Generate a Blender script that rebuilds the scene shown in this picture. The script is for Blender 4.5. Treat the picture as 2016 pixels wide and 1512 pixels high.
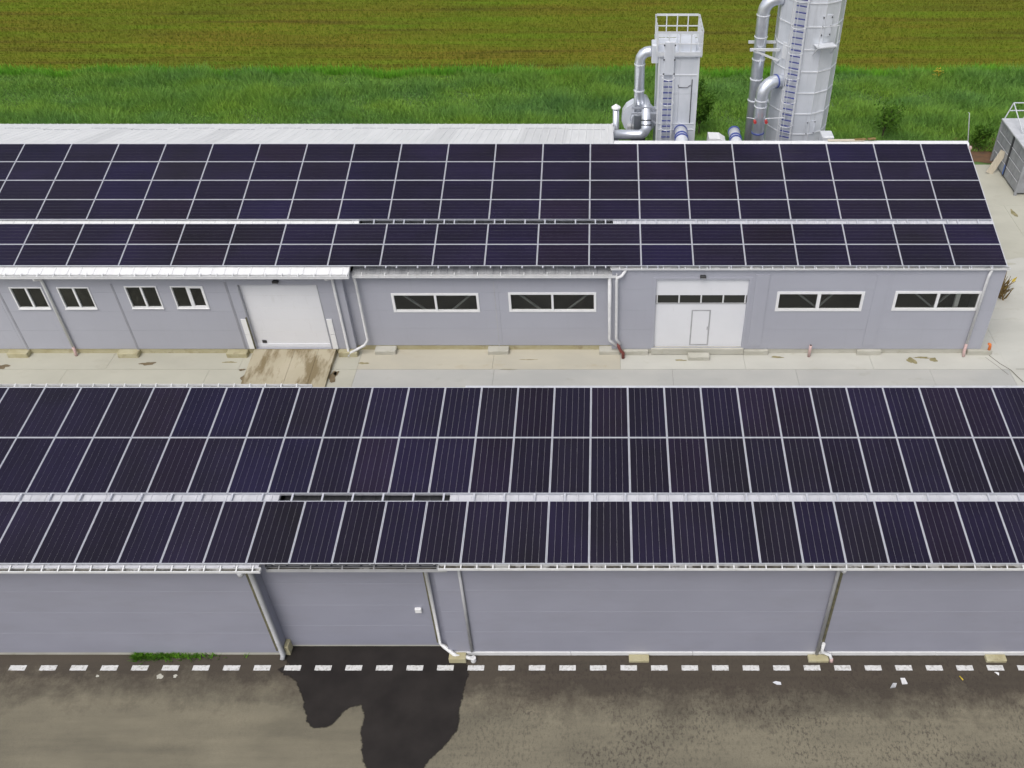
import bpy, math, random
import numpy as np
from mathutils import Vector, Matrix

# ------------------------------------------------------------------ clear
for o in list(bpy.data.objects):
    bpy.data.objects.remove(o)
scene = bpy.context.scene
COL = scene.collection
R = math.radians
rng = random.Random(7)

# ------------------------------------------------------------------ camera
CAM_H, PITCH, FPX, PPX, PPY = 24.85, R(40.64), 1814.7, 1188.0, 756.0
cam_d = bpy.data.cameras.new('Camera')
cam = bpy.data.objects.new('Camera', cam_d)
COL.objects.link(cam)
cam.location = (0, 0, CAM_H)
cam.rotation_euler = (math.pi / 2 - PITCH, 0, 0)
cam_d.sensor_width = 36.0
cam_d.lens = FPX / 2016 * 36.0
cam_d.shift_x = (1008 - PPX) / 2016
cam_d.clip_end = 3000
scene.camera = cam

# ------------------------------------------------------------------ overcast sky
SUN_EL, SUN_AZ = R(58), R(205)
world = bpy.data.worlds.new('World')
scene.world = world
world.use_nodes = True
wn, wl = world.node_tree.nodes, world.node_tree.links
sky = wn.new('ShaderNodeTexSky')
sky.sky_type = 'NISHITA'
sky.sun_disc = False
sky.sun_elevation = SUN_EL
sky.sun_rotation = SUN_AZ
sky.air_density = 1.0
sky.dust_density = 4.0
sky.ozone_density = 1.0
hs = wn.new('ShaderNodeHueSaturation')
hs.inputs['Saturation'].default_value = 0.42
wl.new(sky.outputs[0], hs.inputs['Color'])
bg = wn['Background']
wl.new(hs.outputs[0], bg.inputs['Color'])
bg.inputs['Strength'].default_value = 0.14

sun_d = bpy.data.lights.new('sun', 'SUN')
sun_d.energy = 1.1
sun_d.angle = R(35)
sun_d.color = (1.0, 0.97, 0.93)
sun = bpy.data.objects.new('sun', sun_d)
COL.objects.link(sun)
sv = Vector((math.sin(SUN_AZ) * math.cos(SUN_EL), math.cos(SUN_AZ) * math.cos(SUN_EL), math.sin(SUN_EL)))
sun.rotation_euler = sv.to_track_quat('Z', 'Y').to_euler()
sun.location = (0, 0, 60)

vs = scene.view_settings
vs.view_transform = 'Standard'
vs.look = 'None'
vs.exposure = 0.22
vs.gamma = 1.0
vs.use_curve_mapping = False

# ------------------------------------------------------------------ measuring helpers (real distances from photo survey)
CT, ST = math.cos(PITCH), math.sin(PITCH)
def at(px, py, Y):
    """point on the vertical plane at distance Y"""
    dv, du = (py - PPY) / FPX, (px - PPX) / FPX
    k = Y / (CT - dv * ST)
    return Vector((du * k, Y, CAM_H + k * (-ST - dv * CT)))
def gr(px, py, z=0.0):
    """point on the level at height z"""
    dv, du = (py - PPY) / FPX, (px - PPX) / FPX
    k = (z - CAM_H) / (-ST - dv * CT)
    return Vector((du * k, k * (CT - dv * ST), z))

# ------------------------------------------------------------------ materials
MATS = {}
def srgb(r, g, b):
    def f(c):
        c /= 255.0
        return c / 12.92 if c < 0.04045 else ((c + 0.055) / 1.055) ** 2.4
    return (f(r), f(g), f(b), 1)
def mk(name):
    m = bpy.data.materials.new(name)
    m.use_nodes = True
    MATS[name] = m
    return m, m.node_tree.nodes, m.node_tree.links, m.node_tree.nodes['Principled BSDF']
def rgba(c):
    return tuple(c) + (1,) if len(c) == 3 else tuple(c)
def noise(n, l, coord, scale, stretch=(1, 1, 1), detail=4, rough=0.55):
    mp = n.new('ShaderNodeMapping')
    mp.inputs['Scale'].default_value = stretch
    l.new(coord, mp.inputs['Vector'])
    t = n.new('ShaderNodeTexNoise')
    t.inputs['Scale'].default_value = scale
    t.inputs['Detail'].default_value = detail
    t.inputs['Roughness'].default_value = rough
    l.new(mp.outputs[0], t.inputs['Vector'])
    return t.outputs['Fac']
def ramp(n, l, fac, stops):
    r = n.new('ShaderNodeValToRGB')
    el = r.color_ramp.elements
    while len(el) < len(stops):
        el.new(0.5)
    for e, (p, c) in zip(el, stops):
        e.position = p
        e.color = rgba(c) if not isinstance(c, (int, float)) else (c, c, c, 1)
    l.new(fac, r.inputs[0])
    return r.outputs[0]
def mixc(n, l, fac, a, b, mode='MIX'):
    m = n.new('ShaderNodeMix')
    m.data_type = 'RGBA'
    m.blend_type = mode
    for v, s in ((fac, m.inputs[0]), (a, m.inputs[6]), (b, m.inputs[7])):
        if isinstance(v, (int, float)):
            s.default_value = v
        elif isinstance(v, (tuple, list)):
            s.default_value = rgba(v)
        else:
            l.new(v, s)
    return m.outputs[2]
def bump(n, l, b, h, strength, dist=0.01):
    bn = n.new('ShaderNodeBump')
    bn.inputs['Strength'].default_value = strength
    bn.inputs['Distance'].default_value = dist
    l.new(h, bn.inputs['Height'])
    l.new(bn.outputs[0], b.inputs['Normal'])
def coords(n, kind='Object'):
    if kind == 'World':
        g = n.new('ShaderNodeNewGeometry')
        return g.outputs['Position']
    return n.new('ShaderNodeTexCoord').outputs[kind]

def simple(name, c1, c2=None, scale=2.0, stretch=(1, 1, 1), rough=0.6, metal=0.0, lo=0.35, hi=0.65, bmp=0.0, bscale=40.0, spec=0.5, kind='World', dirt=None):
    m, n, l, b = mk(name)
    b.inputs['Roughness'].default_value = rough
    b.inputs['Metallic'].default_value = metal
    b.inputs['Specular IOR Level'].default_value = spec
    co = coords(n, kind)
    if c2 is None:
        c2 = tuple(x * 0.88 for x in c1[:3])
    f = noise(n, l, co, scale, stretch)
    c = ramp(n, l, f, [(lo, c2), (hi, c1)])
    if dirt:
        dc, ds, dst, dlo, dhi, amt = dirt
        f2 = noise(n, l, co, ds, dst, 6, 0.65)
        k = ramp(n, l, f2, [(dlo, 0.0), (dhi, amt)])
        c = mixc(n, l, k, c, dc)
    l.new(c, b.inputs['Base Color'])
    if bmp:
        bump(n, l, b, noise(n, l, co, bscale, stretch, 3), bmp)
    return m

simple('roof_white', (0.78, 0.78, 0.78), (0.71, 0.712, 0.715), 1.3, (2.5, 0.35, 0.35), rough=0.5, dirt=((0.32, 0.31, 0.29), 2.2, (3.0, 0.25, 0.25), 0.62, 0.84, 0.35))
simple('roof_pale', (0.58, 0.585, 0.625), (0.50, 0.505, 0.54), 1.3, (2.5, 0.35, 0.35), rough=0.5, dirt=((0.32, 0.31, 0.30), 2.2, (3.0, 0.25, 0.25), 0.58, 0.84, 0.5))
simple('roof_soft', (0.69, 0.69, 0.695), (0.64, 0.642, 0.645), 1.3, (2.5, 0.35, 0.35), rough=0.5)
simple('roof_grey', (0.40, 0.405, 0.42), (0.29, 0.295, 0.31), 1.6, (3, 0.5, 0.5), rough=0.5, dirt=((0.12, 0.115, 0.11), 3.0, (4.0, 0.5, 0.5), 0.55, 0.75, 0.6))
simple('roof_dark', (0.085, 0.088, 0.10), (0.06, 0.062, 0.07), 1.6, (3, 0.5, 0.5), rough=0.5)  # dark sheet, blackened further to hold the shade between the panels
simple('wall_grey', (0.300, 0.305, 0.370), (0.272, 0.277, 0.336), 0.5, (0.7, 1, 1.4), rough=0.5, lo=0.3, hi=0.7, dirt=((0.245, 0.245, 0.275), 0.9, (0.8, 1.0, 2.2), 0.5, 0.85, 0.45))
simple('joint_light', (0.325, 0.33, 0.392), (0.295, 0.30, 0.355), 0.8, (1, 1, 1), rough=0.5)
simple('trim_shade', (0.30, 0.305, 0.34), (0.26, 0.265, 0.295), 2.0, rough=0.6)
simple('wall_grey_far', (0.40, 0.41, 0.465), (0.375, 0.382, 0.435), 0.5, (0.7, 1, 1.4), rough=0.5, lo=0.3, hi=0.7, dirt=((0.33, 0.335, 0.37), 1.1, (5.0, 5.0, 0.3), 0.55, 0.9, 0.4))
simple('door_white', (0.76, 0.77, 0.80), (0.73, 0.74, 0.77), 0.8, rough=0.4, dirt=((0.5, 0.49, 0.46), 2.0, (3, 3, 0.6), 0.6, 0.85, 0.35))
simple('frame_white', (0.82, 0.825, 0.83), (0.77, 0.775, 0.78), 3.0, rough=0.35)
simple('gutter_white', (0.73, 0.735, 0.74), (0.65, 0.655, 0.66), 2.5, (1.5, 1.5, 1.5), rough=0.42, dirt=((0.28, 0.26, 0.22), 5.0, (1, 1, 0.6), 0.58, 0.78, 0.45))
simple('gutter_shade', (0.10, 0.09, 0.07), (0.03, 0.027, 0.022), 6.0, (0.6, 1, 1), rough=0.95, lo=0.4, hi=0.6, dirt=((0.45, 0.45, 0.44), 3.0, (1, 1, 1), 0.5, 0.6, 0.75))  # dark strip colour that paints the shade inside the gutters
simple('pipe_grey', (0.43, 0.435, 0.45), (0.36, 0.365, 0.38), 3.0, rough=0.45)
simple('pink_plastic', (0.60, 0.42, 0.40), (0.52, 0.37, 0.35), 6.0, rough=0.5)
simple('red_plastic', (0.20, 0.045, 0.035), (0.13, 0.035, 0.03), 8.0, rough=0.5)
simple('orange_plastic', (0.75, 0.20, 0.04), (0.6, 0.15, 0.03), 8.0, rough=0.5)
simple('plinth', (0.46, 0.43, 0.29), (0.38, 0.34, 0.20), 1.4, (1, 1, 2), rough=0.85, bmp=0.15, dirt=((0.20, 0.15, 0.08), 2.5, (1, 1, 1), 0.56, 0.72, 0.55))
simple('plinth_pale', (0.50, 0.49, 0.43), (0.42, 0.41, 0.35), 1.4, (1, 1, 2), rough=0.85, bmp=0.15, dirt=((0.28, 0.25, 0.15), 2.5, (1, 1, 1), 0.58, 0.76, 0.45))
simple('slab', (0.46, 0.45, 0.375), (0.40, 0.39, 0.325), 0.5, (0.7, 1, 1), rough=0.85, bmp=0.12, dirt=((0.30, 0.27, 0.20), 0.9, (0.8, 1.5, 1), 0.57, 0.78, 0.4))
simple('slab_cream', (0.49, 0.46, 0.37), (0.44, 0.415, 0.34), 0.6, (0.7, 1.3, 1), rough=0.85, bmp=0.12, dirt=((0.36, 0.27, 0.14), 1.1, (0.7, 1.5, 1), 0.57, 0.78, 0.45))
simple('slab_pale', (0.52, 0.515, 0.465), (0.46, 0.455, 0.41), 0.5, (0.6, 1.2, 1), rough=0.85, bmp=0.12, dirt=((0.33, 0.30, 0.21), 1.2, (0.8, 1.5, 1), 0.57, 0.8, 0.45))
simple('slab_cool', (0.445, 0.44, 0.41), (0.385, 0.385, 0.365), 0.5, (0.6, 1.2, 1), rough=0.85, bmp=0.12, dirt=((0.27, 0.25, 0.19), 1.2, (0.8, 1.5, 1), 0.6, 0.8, 0.4))
simple('ramp_concrete', (0.44, 0.395, 0.29), (0.37, 0.325, 0.225), 0.6, (1.2, 0.8, 1), rough=0.75, bmp=0.1, dirt=((0.17, 0.125, 0.055), 1.0, (1.5, 0.42, 1), 0.47, 0.58, 0.85))
simple('ramp_damp', (0.19, 0.145, 0.065), (0.26, 0.20, 0.10), 1.6, (1.5, 0.7, 1), rough=0.55)
simple('damp_stain', (0.12, 0.085, 0.045), (0.18, 0.14, 0.08), 5.0, rough=0.5)
simple('moss_stain', (0.20, 0.18, 0.085), (0.30, 0.26, 0.14), 5.0, rough=0.8)
simple('crack_dark', (0.12, 0.105, 0.08), None, 5.0, rough=0.9)
simple('aluminium', (0.62, 0.63, 0.68), (0.56, 0.57, 0.62), 6.0, rough=0.42, metal=0.35)
simple('backsheet', (0.62, 0.62, 0.66), None, 6.0, rough=0.35)
simple('galvanised', (0.76, 0.785, 0.84), (0.64, 0.67, 0.73), 3.0, (1, 1, 0.7), rough=0.30, metal=0.68, lo=0.38, hi=0.62, bmp=0.05, bscale=8.0)
simple('galv_sheet', (0.72, 0.745, 0.80), (0.62, 0.65, 0.70), 1.3, (1, 1, 0.5), rough=0.42, metal=0.25, dirt=((0.36, 0.37, 0.39), 1.2, (3, 3, 0.3), 0.56, 0.8, 0.5))
simple('galv_light', (0.72, 0.735, 0.76), (0.64, 0.66, 0.69), 3.0, rough=0.45, metal=0.2)
simple('rung_shade', (0.055, 0.07, 0.26), None, 6.0, rough=0.5)  # bluish shade on the ladder rungs put into their colour
simple('ring_blue', (0.06, 0.09, 0.32), None, 6.0, rough=0.45)
simple('dark_steel', (0.05, 0.052, 0.06), None, 6.0, rough=0.55)
simple('red_paint', (0.45, 0.05, 0.05), None, 6.0, rough=0.45)
simple('blue_strap', (0.08, 0.16, 0.42), None, 6.0, rough=0.6)
simple('brace_steel', (0.34, 0.35, 0.35), None, 3.0, rough=0.6)
simple('interior_dark', (0.12, 0.112, 0.09), None, 1.0, rough=0.9)
simple('lamp_black', (0.03, 0.03, 0.033), None, 5.0, rough=0.5)
simple('lens_clear', (0.75, 0.76, 0.78), None, 5.0, rough=0.2)
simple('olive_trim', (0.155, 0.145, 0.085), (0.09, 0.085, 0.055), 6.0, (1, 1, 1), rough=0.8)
simple('box_white', (0.80, 0.80, 0.81), None, 4.0, rough=0.4)
simple('paper_white', (0.68, 0.69, 0.72), (0.55, 0.56, 0.60), 12.0, rough=0.7)
simple('plank_pale', (0.60, 0.54, 0.43), (0.52, 0.46, 0.36), 3.0, (6, 6, 0.5), rough=0.7)
simple('bark', (0.10, 0.075, 0.05), (0.06, 0.045, 0.03), 10.0, (1, 1, 0.3), rough=0.9, bmp=0.4)
simple('brushwood', (0.15, 0.085, 0.035), (0.26, 0.19, 0.06), 14.0, rough=0.9)
simple('container_steel', (0.34, 0.35, 0.37), (0.26, 0.268, 0.283), 2.2, (1, 1, 0.6), rough=0.6, metal=0.1, dirt=((0.14, 0.13, 0.12), 3, (1, 2, 0.5), 0.56, 0.75, 0.6))
simple('container_top', (0.58, 0.59, 0.61), (0.48, 0.49, 0.51), 2.0, rough=0.6, metal=0.1)
simple('soil', (0.16, 0.085, 0.04), (0.10, 0.06, 0.035), 2.2, rough=0.95, bmp=0.5, bscale=12.0)
simple('flower_yellow', (0.62, 0.45, 0.03), (0.4, 0.32, 0.03), 10.0, rough=0.7)

# solar cells: dark blue-black silicon under anti-reflective glass, each panel its own tint
m, n, l, b = mk('solar_cell')
oi = n.new('ShaderNodeObjectInfo')
co = coords(n, 'World')
f = noise(n, l, co, 0.28, (1, 1, 1), 5, 0.6)
k = ramp(n, l, f, [(0.32, (0.85, 0.88, 0.80)), (0.68, (1.2, 1.12, 1.45))])
l.new(mixc(n, l, 1.0, oi.outputs['Color'], k, 'MULTIPLY'), b.inputs['Base Color'])
b.inputs['Roughness'].default_value = 0.22
b.inputs['IOR'].default_value = 1.25

# window glass: clear with a sky reflection
m, n, l, b = mk('window_glass')
b.inputs['Base Color'].default_value = (0.75, 0.77, 0.73, 1)
b.inputs['Roughness'].default_value = 0.03
b.inputs['Transmission Weight'].default_value = 1.0
b.inputs['IOR'].default_value = 1.40
m, n, l, b = mk('dark_glass')
b.inputs['Base Color'].default_value = (0.035, 0.036, 0.032, 1)
b.inputs['Roughness'].default_value = 0.12
b.inputs['IOR'].default_value = 1.3

# asphalt
m, n, l, b = mk('asphalt')
co = coords(n, 'World')
sx = n.new('ShaderNodeSeparateXYZ')
l.new(co, sx.inputs[0])
big = noise(n, l, co, 0.33, (0.6, 1.0, 1), 4, 0.6)
base = ramp(n, l, big, [(0.32, (0.138, 0.126, 0.092)), (0.68, (0.225, 0.205, 0.148))])
# worn streaks, stronger on the right-hand stretch
st = noise(n, l, co, 9.0, (1.25, 0.7, 1), 6, 0.8)
stm = ramp(n, l, st, [(0.50, 0.0), (0.585, 0.95)])
pat = noise(n, l, co, 0.55, (0.7, 1.1, 1), 4, 0.6)
stm = mixc(n, l, 1.0, stm, ramp(n, l, pat, [(0.36, 0.25), (0.6, 1.0)]), 'MULTIPLY')
mr = n.new('ShaderNodeMapRange')
mr.inputs[1].default_value = -5.5
mr.inputs[2].default_value = -2.0
mr.inputs[3].default_value = 0.12
mr.inputs[4].default_value = 0.85
l.new(sx.outputs[0], mr.inputs[0])
stk = mixc(n, l, 1.0, stm, mr.outputs[0], 'MULTIPLY')
base = mixc(n, l, stk, base, (0.048, 0.039, 0.032))
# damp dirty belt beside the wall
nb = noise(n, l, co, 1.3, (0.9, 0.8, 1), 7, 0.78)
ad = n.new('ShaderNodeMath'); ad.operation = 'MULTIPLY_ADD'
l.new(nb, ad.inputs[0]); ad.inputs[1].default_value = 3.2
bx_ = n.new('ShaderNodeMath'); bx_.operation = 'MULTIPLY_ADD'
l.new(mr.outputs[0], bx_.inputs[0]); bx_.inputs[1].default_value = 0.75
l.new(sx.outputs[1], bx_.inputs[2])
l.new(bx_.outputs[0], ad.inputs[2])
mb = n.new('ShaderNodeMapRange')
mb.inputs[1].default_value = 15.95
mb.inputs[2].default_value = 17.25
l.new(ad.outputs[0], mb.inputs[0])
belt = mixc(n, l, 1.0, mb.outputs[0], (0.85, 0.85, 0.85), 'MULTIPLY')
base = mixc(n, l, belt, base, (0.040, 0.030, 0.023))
hz = noise(n, l, co, 0.9, (0.22, 2.4, 1), 5, 0.65)
base = mixc(n, l, 1.0, base, ramp(n, l, hz, [(0.3, (0.86, 0.85, 0.84)), (0.7, (1.15, 1.13, 1.1))]), 'MULTIPLY')
gr_f = noise(n, l, co, 55.0, (1, 1, 1), 2)
grc = ramp(n, l, gr_f, [(0.3, 0.75), (0.7, 1.2)])
base = mixc(n, l, 1.0, base, grc, 'MULTIPLY')
l.new(base, b.inputs['Base Color'])
b.inputs['Roughness'].default_value = 0.85
bump(n, l, b, gr_f, 0.5, 0.008)
m, n, l, b = mk('wet_asphalt')
co = coords(n, 'World')
f = noise(n, l, co, 1.2, (1, 1, 1), 5)
c = ramp(n, l, f, [(0.3, (0.015, 0.0125, 0.0115)), (0.7, (0.026, 0.022, 0.020))])
l.new(c, b.inputs['Base Color'])
b.inputs['Roughness'].default_value = 0.6
b.inputs['Specular IOR Level'].default_value = 0.25
bump(n, l, b, noise(n, l, co, 50.0, (1, 1, 1), 2), 0.35, 0.006)
wa = n.new('ShaderNodeAttribute')
wa.attribute_name = 'wetness'
nz = noise(n, l, co, 7.0, (1, 1, 1), 7, 0.8)
sm = n.new('ShaderNodeMath'); sm.operation = 'MULTIPLY_ADD'
l.new(nz, sm.inputs[0]); sm.inputs[1].default_value = 0.9
l.new(wa.outputs['Fac'], sm.inputs[2])
fr_ = ramp(n, l, sm.outputs[0], [(0.84, 0.0), (1.06, 1.0)])
tp = n.new('ShaderNodeBsdfTransparent')
mx = n.new('ShaderNodeMixShader')
l.new(fr_, mx.inputs[0]); l.new(tp.outputs[0], mx.inputs[1]); l.new(b.outputs[0], mx.inputs[2])
l.new(mx.outputs[0], n['Material Output'].inputs['Surface'])
simple('road_paint', (0.66, 0.66, 0.655), (0.56, 0.56, 0.55), 6.0, rough=0.6, dirt=((0.22, 0.20, 0.17), 11.0, (1, 1, 1), 0.52, 0.68, 0.8))

# crop field and grass
m, n, l, b = mk('field_ground')
co = coords(n, 'World')
f1 = noise(n, l, co, 0.55, (0.10, 1.9, 1), 5, 0.65)
f2 = noise(n, l, co, 0.12, (0.5, 1.2, 1), 4, 0.6)
c = ramp(n, l, f1, [(0.30, (0.095, 0.088, 0.016)), (0.44, (0.140, 0.142, 0.016)), (0.58, (0.140, 0.170, 0.015)), (0.72, (0.145, 0.20, 0.016))])
c2 = ramp(n, l, f2, [(0.40, (0.85, 1.0, 0.9)), (0.62, (1.12, 0.95, 1.05))])
c = mixc(n, l, 1.0, c, c2, 'MULTIPLY')
l.new(c, b.inputs['Base Color'])
b.inputs['Roughness'].default_value = 1.0
b.inputs['Specular IOR Level'].default_value = 0.1
def leaf_mat(name, stops, scale, stretch, fine=3.0, tone=(0.6, 1.45)):
    m, n, l, b = mk(name)
    co = coords(n, 'World')
    f1 = noise(n, l, co, scale, stretch, 4, 0.6)
    c = ramp(n, l, f1, stops)
    f2 = noise(n, l, co, fine, (1, 1, 0.2), 2)
    c2 = ramp(n, l, f2, [(0.3, tone[0]), (0.7, tone[1])])
    c = mixc(n, l, 1.0, c, c2, 'MULTIPLY')
    l.new(c, b.inputs['Base Color'])
    b.inputs['Roughness'].default_value = 0.75
    b.inputs['Specular IOR Level'].default_value = 0.25
    tr_ = n.new('ShaderNodeBsdfTranslucent')
    l.new(c, tr_.inputs['Color'])
    mx = n.new('ShaderNodeMixShader')
    mx.inputs[0].default_value = 0.4
    l.new(b.outputs[0], mx.inputs[1])
    l.new(tr_.outputs[0], mx.inputs[2])
    l.new(mx.outputs[0], n['Material Output'].inputs['Surface'])
    return m
leaf_mat('crop_blades', [(0.30, (0.125, 0.115, 0.018)), (0.45, (0.165, 0.18, 0.018)), (0.60, (0.16, 0.225, 0.016)), (0.75, (0.17, 0.27, 0.016))], 0.55, (0.10, 1.9, 1), 5.0)
leaf_mat('grass_blades', [(0.30, (0.150, 0.31, 0.085)), (0.50, (0.20, 0.37, 0.07)), (0.70, (0.265, 0.43, 0.06))], 0.35, (0.45, 1.0, 1), 6.0, (0.6, 1.35))
leaf_mat('grass_bright', [(0.3, (0.15, 0.38, 0.04)), (0.7, (0.21, 0.46, 0.04))], 0.6, (0.6, 1, 1), 6.0)
leaf_mat('shrub_leaves', [(0.3, (0.055, 0.135, 0.018)), (0.7, (0.125, 0.25, 0.025))], 2.2, (1, 1, 1), 9.0)
leaf_mat('weed_leaves', [(0.3, (0.065, 0.17, 0.016)), (0.7, (0.13, 0.30, 0.022))], 3.0, (1, 1, 1), 9.0)
simple('field_soil', (0.10, 0.18, 0.045), (0.07, 0.13, 0.035), 1.0, rough=1.0)

# ------------------------------------------------------------------ mesh builder
ORG = {}
class MB:
    def __init__(self):
        self.v, self.f = [], []
    def add(self, vs, fs):
        k = len(self.v)
        self.v += [tuple(p) for p in vs]
        self.f += [tuple(i + k for i in q) for q in fs]
        return self
    def box(self, x0, x1, y0, y1, z0, z1):
        return self.add([(x0, y0, z0), (x1, y0, z0), (x1, y1, z0), (x0, y1, z0), (x0, y0, z1), (x1, y0, z1), (x1, y1, z1), (x0, y1, z1)],
                        [(0, 3, 2, 1), (4, 5, 6, 7), (0, 1, 5, 4), (1, 2, 6, 5), (2, 3, 7, 6), (3, 0, 4, 7)])
    def bevbox(self, x0, x1, y0, y1, z0, z1, b=0.02):
        """box with a bevelled top edge and vertical corners"""
        ring = lambda i, z: [(x0 + b + i, y0 + i, z), (x1 - b - i, y0 + i, z), (x1 - i, y0 + b + i, z), (x1 - i, y1 - b - i, z), (x1 - b - i, y1 - i, z), (x0 + b + i, y1 - i, z), (x0 + i, y1 - b - i, z), (x0 + i, y0 + b + i, z)]
        vs = ring(0, z0) + ring(0, z1 - b) + ring(b, z1)
        fs = []
        for r in (0, 8):
            for i in range(8):
                j = (i + 1) % 8
                fs.append((r + i, r + j, r + 8 + j, r + 8 + i))
        fs += [tuple(range(16, 24)), tuple(range(7, -1, -1))]
        return self.add(vs, fs)
    def beam(self, p, q, w, h=None, up=(0, 0, 1)):
        h = h or w
        p, q = Vector(p), Vector(q)
        d = (q - p).normalized()
        u = Vector(up)
        if abs(d.dot(u)) > 0.99:
            u = Vector((0, 1, 0))
        s = d.cross(u).normalized() * (w / 2)
        t = s.cross(d).normalized() * (h / 2)
        vs = [p - s - t, p + s - t, p + s + t, p - s + t, q - s - t, q + s - t, q + s + t, q - s + t]
        return self.add(vs, [(0, 1, 2, 3), (7, 6, 5, 4), (0, 4, 5, 1), (1, 5, 6, 2), (2, 6, 7, 3), (3, 7, 4, 0)])
    def tube(self, pts, r, n=12, caps=True):
        pts = [Vector(p) for p in pts]
        rr = r if isinstance(r, (list, tuple)) else [r] * len(pts)
        vs, fs = [], []
        prev = None
        for i, p in enumerate(pts):
            d = (pts[min(i + 1, len(pts) - 1)] - pts[max(i - 1, 0)]).normalized()
            if prev is None:
                a = Vector((0, 0, 1)) if abs(d.z) < 0.9 else Vector((0, 1, 0))
                u = d.cross(a).normalized()
            else:
                u = (prev - d * prev.dot(d)).normalized()
            prev = u
            w = d.cross(u)
            sc = 1.0
            if 0 < i < len(pts) - 1:
                c = (pts[i] - pts[i - 1]).normalized().dot(d)
                sc = 1.0 / max(c, 0.6)
            for k in range(n):
                a = 2 * math.pi * k / n
                vs.append(p + (u * math.cos(a) + w * math.sin(a)) * rr[i] * (1 + (sc - 1) * 0.5))
        for i in range(len(pts) - 1):
            for k in range(n):
                j = (k + 1) % n
                fs.append((i * n + k, i * n + j, (i + 1) * n + j, (i + 1) * n + k))
        if caps:
            fs.append(tuple(range(n - 1, -1, -1)))
            fs.append(tuple((len(pts) - 1) * n + k for k in range(n)))
        return self.add(vs, fs)
    def prism(self, poly, z0, z1):
        n = len(poly)
        vs = [(x, y, z0) for x, y in poly] + [(x, y, z1) for x, y in poly]
        fs = [tuple(range(n - 1, -1, -1)), tuple(range(n, 2 * n))] + [(i, (i + 1) % n, n + (i + 1) % n, n + i) for i in range(n)]
        return self.add(vs, fs)
    def poly(self, pts):
        return self.add(pts, [tuple(range(len(pts)))])
    def build(self, name, mat, parent=None, loc=None, smooth=False):
        if parent is not None:
            org = ORG.get(parent.name, Vector((0, 0, 0)))
        else:
            org = Vector(loc) if loc is not None else Vector((0, 0, 0))
        me = bpy.data.meshes.new(name)
        me.from_pydata([(x - org.x, y - org.y, z - org.z) for x, y, z in self.v], [], self.f)
        me.materials.append(MATS[mat])
        if smooth:
            me.polygons.foreach_set('use_smooth', [len(p.vertices) <= 4 for p in me.polygons])
        me.update()
        o = bpy.data.objects.new(name, me)
        COL.objects.link(o)
        if parent is not None:
            o.parent = parent
        else:
            o.location = org
        ORG[o.name] = org
        return o
def tag(o, label=None, cat=None, group=None, kind=None):
    if label: o['label'] = label
    if cat: o['category'] = cat
    if group: o['group'] = group
    if kind: o['kind'] = kind
    return o
def thing(name, loc, label, cat, group=None):
    o = bpy.data.objects.new(name, None)
    o.empty_display_size = 0.3
    COL.objects.link(o)
    o.location = loc
    ORG[o.name] = Vector(loc)
    return tag(o, label, cat, group)
def inst(src, name, parent, loc, rot=(0, 0, 0)):
    """another object on the same mesh, placed relative to its parent"""
    o = bpy.data.objects.new(name, src)
    COL.objects.link(o)
    o.parent = parent
    o.location = loc
    o.rotation_euler = rot
    ORG[o.name] = Vector(loc)
    return o
def blob(cx, cy, rx, ry, z, seed, n=26, jag=0.28):
    q = random.Random(seed)
    ph = [q.uniform(0, 6.28) for _ in range(4)]
    pts = []
    for i in range(n):
        a = 2 * math.pi * i / n
        k = 1 + jag * (0.5 * math.sin(2 * a + ph[0]) + 0.4 * math.sin(3 * a + ph[1]) + 0.35 * math.sin(5 * a + ph[2])) + q.uniform(-0.12, 0.12)
        pts.append((cx + rx * k * math.cos(a), cy + ry * k * math.sin(a), z))
    return pts

# ================================================================== SETTING
m0 = MB().box(-700, 700, -300, 1500, -1.0, -0.03)
tag(m0.build('ground', 'field_ground'), kind='structure')
tag(MB().box(-120, 120, 46.5, 61.35, -0.03, -0.012).build('grass_verge', 'field_soil'), kind='structure')
tag(MB().box(-60, 60, -60, 17.0, -0.03, 0.0).build('road', 'asphalt'), kind='structure')

# concrete yard of cast slabs
yard = tag(MB().box(-60, 42, 16.9, 48.3, -0.06, -0.025).build('concrete_yard', 'crack_dark'), kind='structure')
def slab(x0, x1, y0, y1, mat='slab', z=0.0, g=0.004):
    return MB().bevbox(x0 + g, x1 - g, y0 + g, y1 - g, -0.022, z, 0.003).build('slab', mat, yard)
xs_out = [-34, -28.5, -22.6, -16.6, -10.4, -4.6, 2.9, 8.1, 13.75, 17.1]
for i in range(len(xs_out) - 1):
    slab(xs_out[i], xs_out[i + 1], 26.2, 29.9, 'slab' if i < 4 else 'slab_cool')
    slab(xs_out[i], xs_out[i + 1], 22.4, 26.2, 'slab_cool')
xs_in = [-34, -27.5, -21.0, -15.4, -10.4, -4.7, 0.72, 6.0, 11.4, 17.1]
for i in range(len(xs_in) - 1):
    slab(xs_in[i], xs_in[i + 1], 29.9, 31.6, 'slab' if i < 4 else ('slab_cream' if i < 6 else 'slab_pale'), z=0.012)
for x0, x1, y0, y1 in ((17.1, 22.0, 22.4, 28.2), (22.0, 29, 22.4, 28.2), (17.1, 21.2, 28.2, 33.4), (21.2, 29, 28.2, 33.4), (17.1, 22.6, 33.4, 38.6), (22.6, 29, 33.4, 38.6), (17.1, 21.4, 38.6, 43.6), (21.4, 29, 38.6, 43.6), (17.1, 29, 43.6, 48.25), (16.3, 17.1, 31.6, 38.6), (16.3, 17.1, 38.6, 48.25)):
    slab(x0, x1, y0, y1, 'slab_pale' if y0 < 38 else 'slab')
def stain(px, py, w, h, mat, seed, jag=0.35):
    p = gr(px, py, 0.016)
    return MB().poly(blob(p.x, p.y, w, h, 0.0165, seed, jag=jag)).build('stain', mat, yard)
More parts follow.
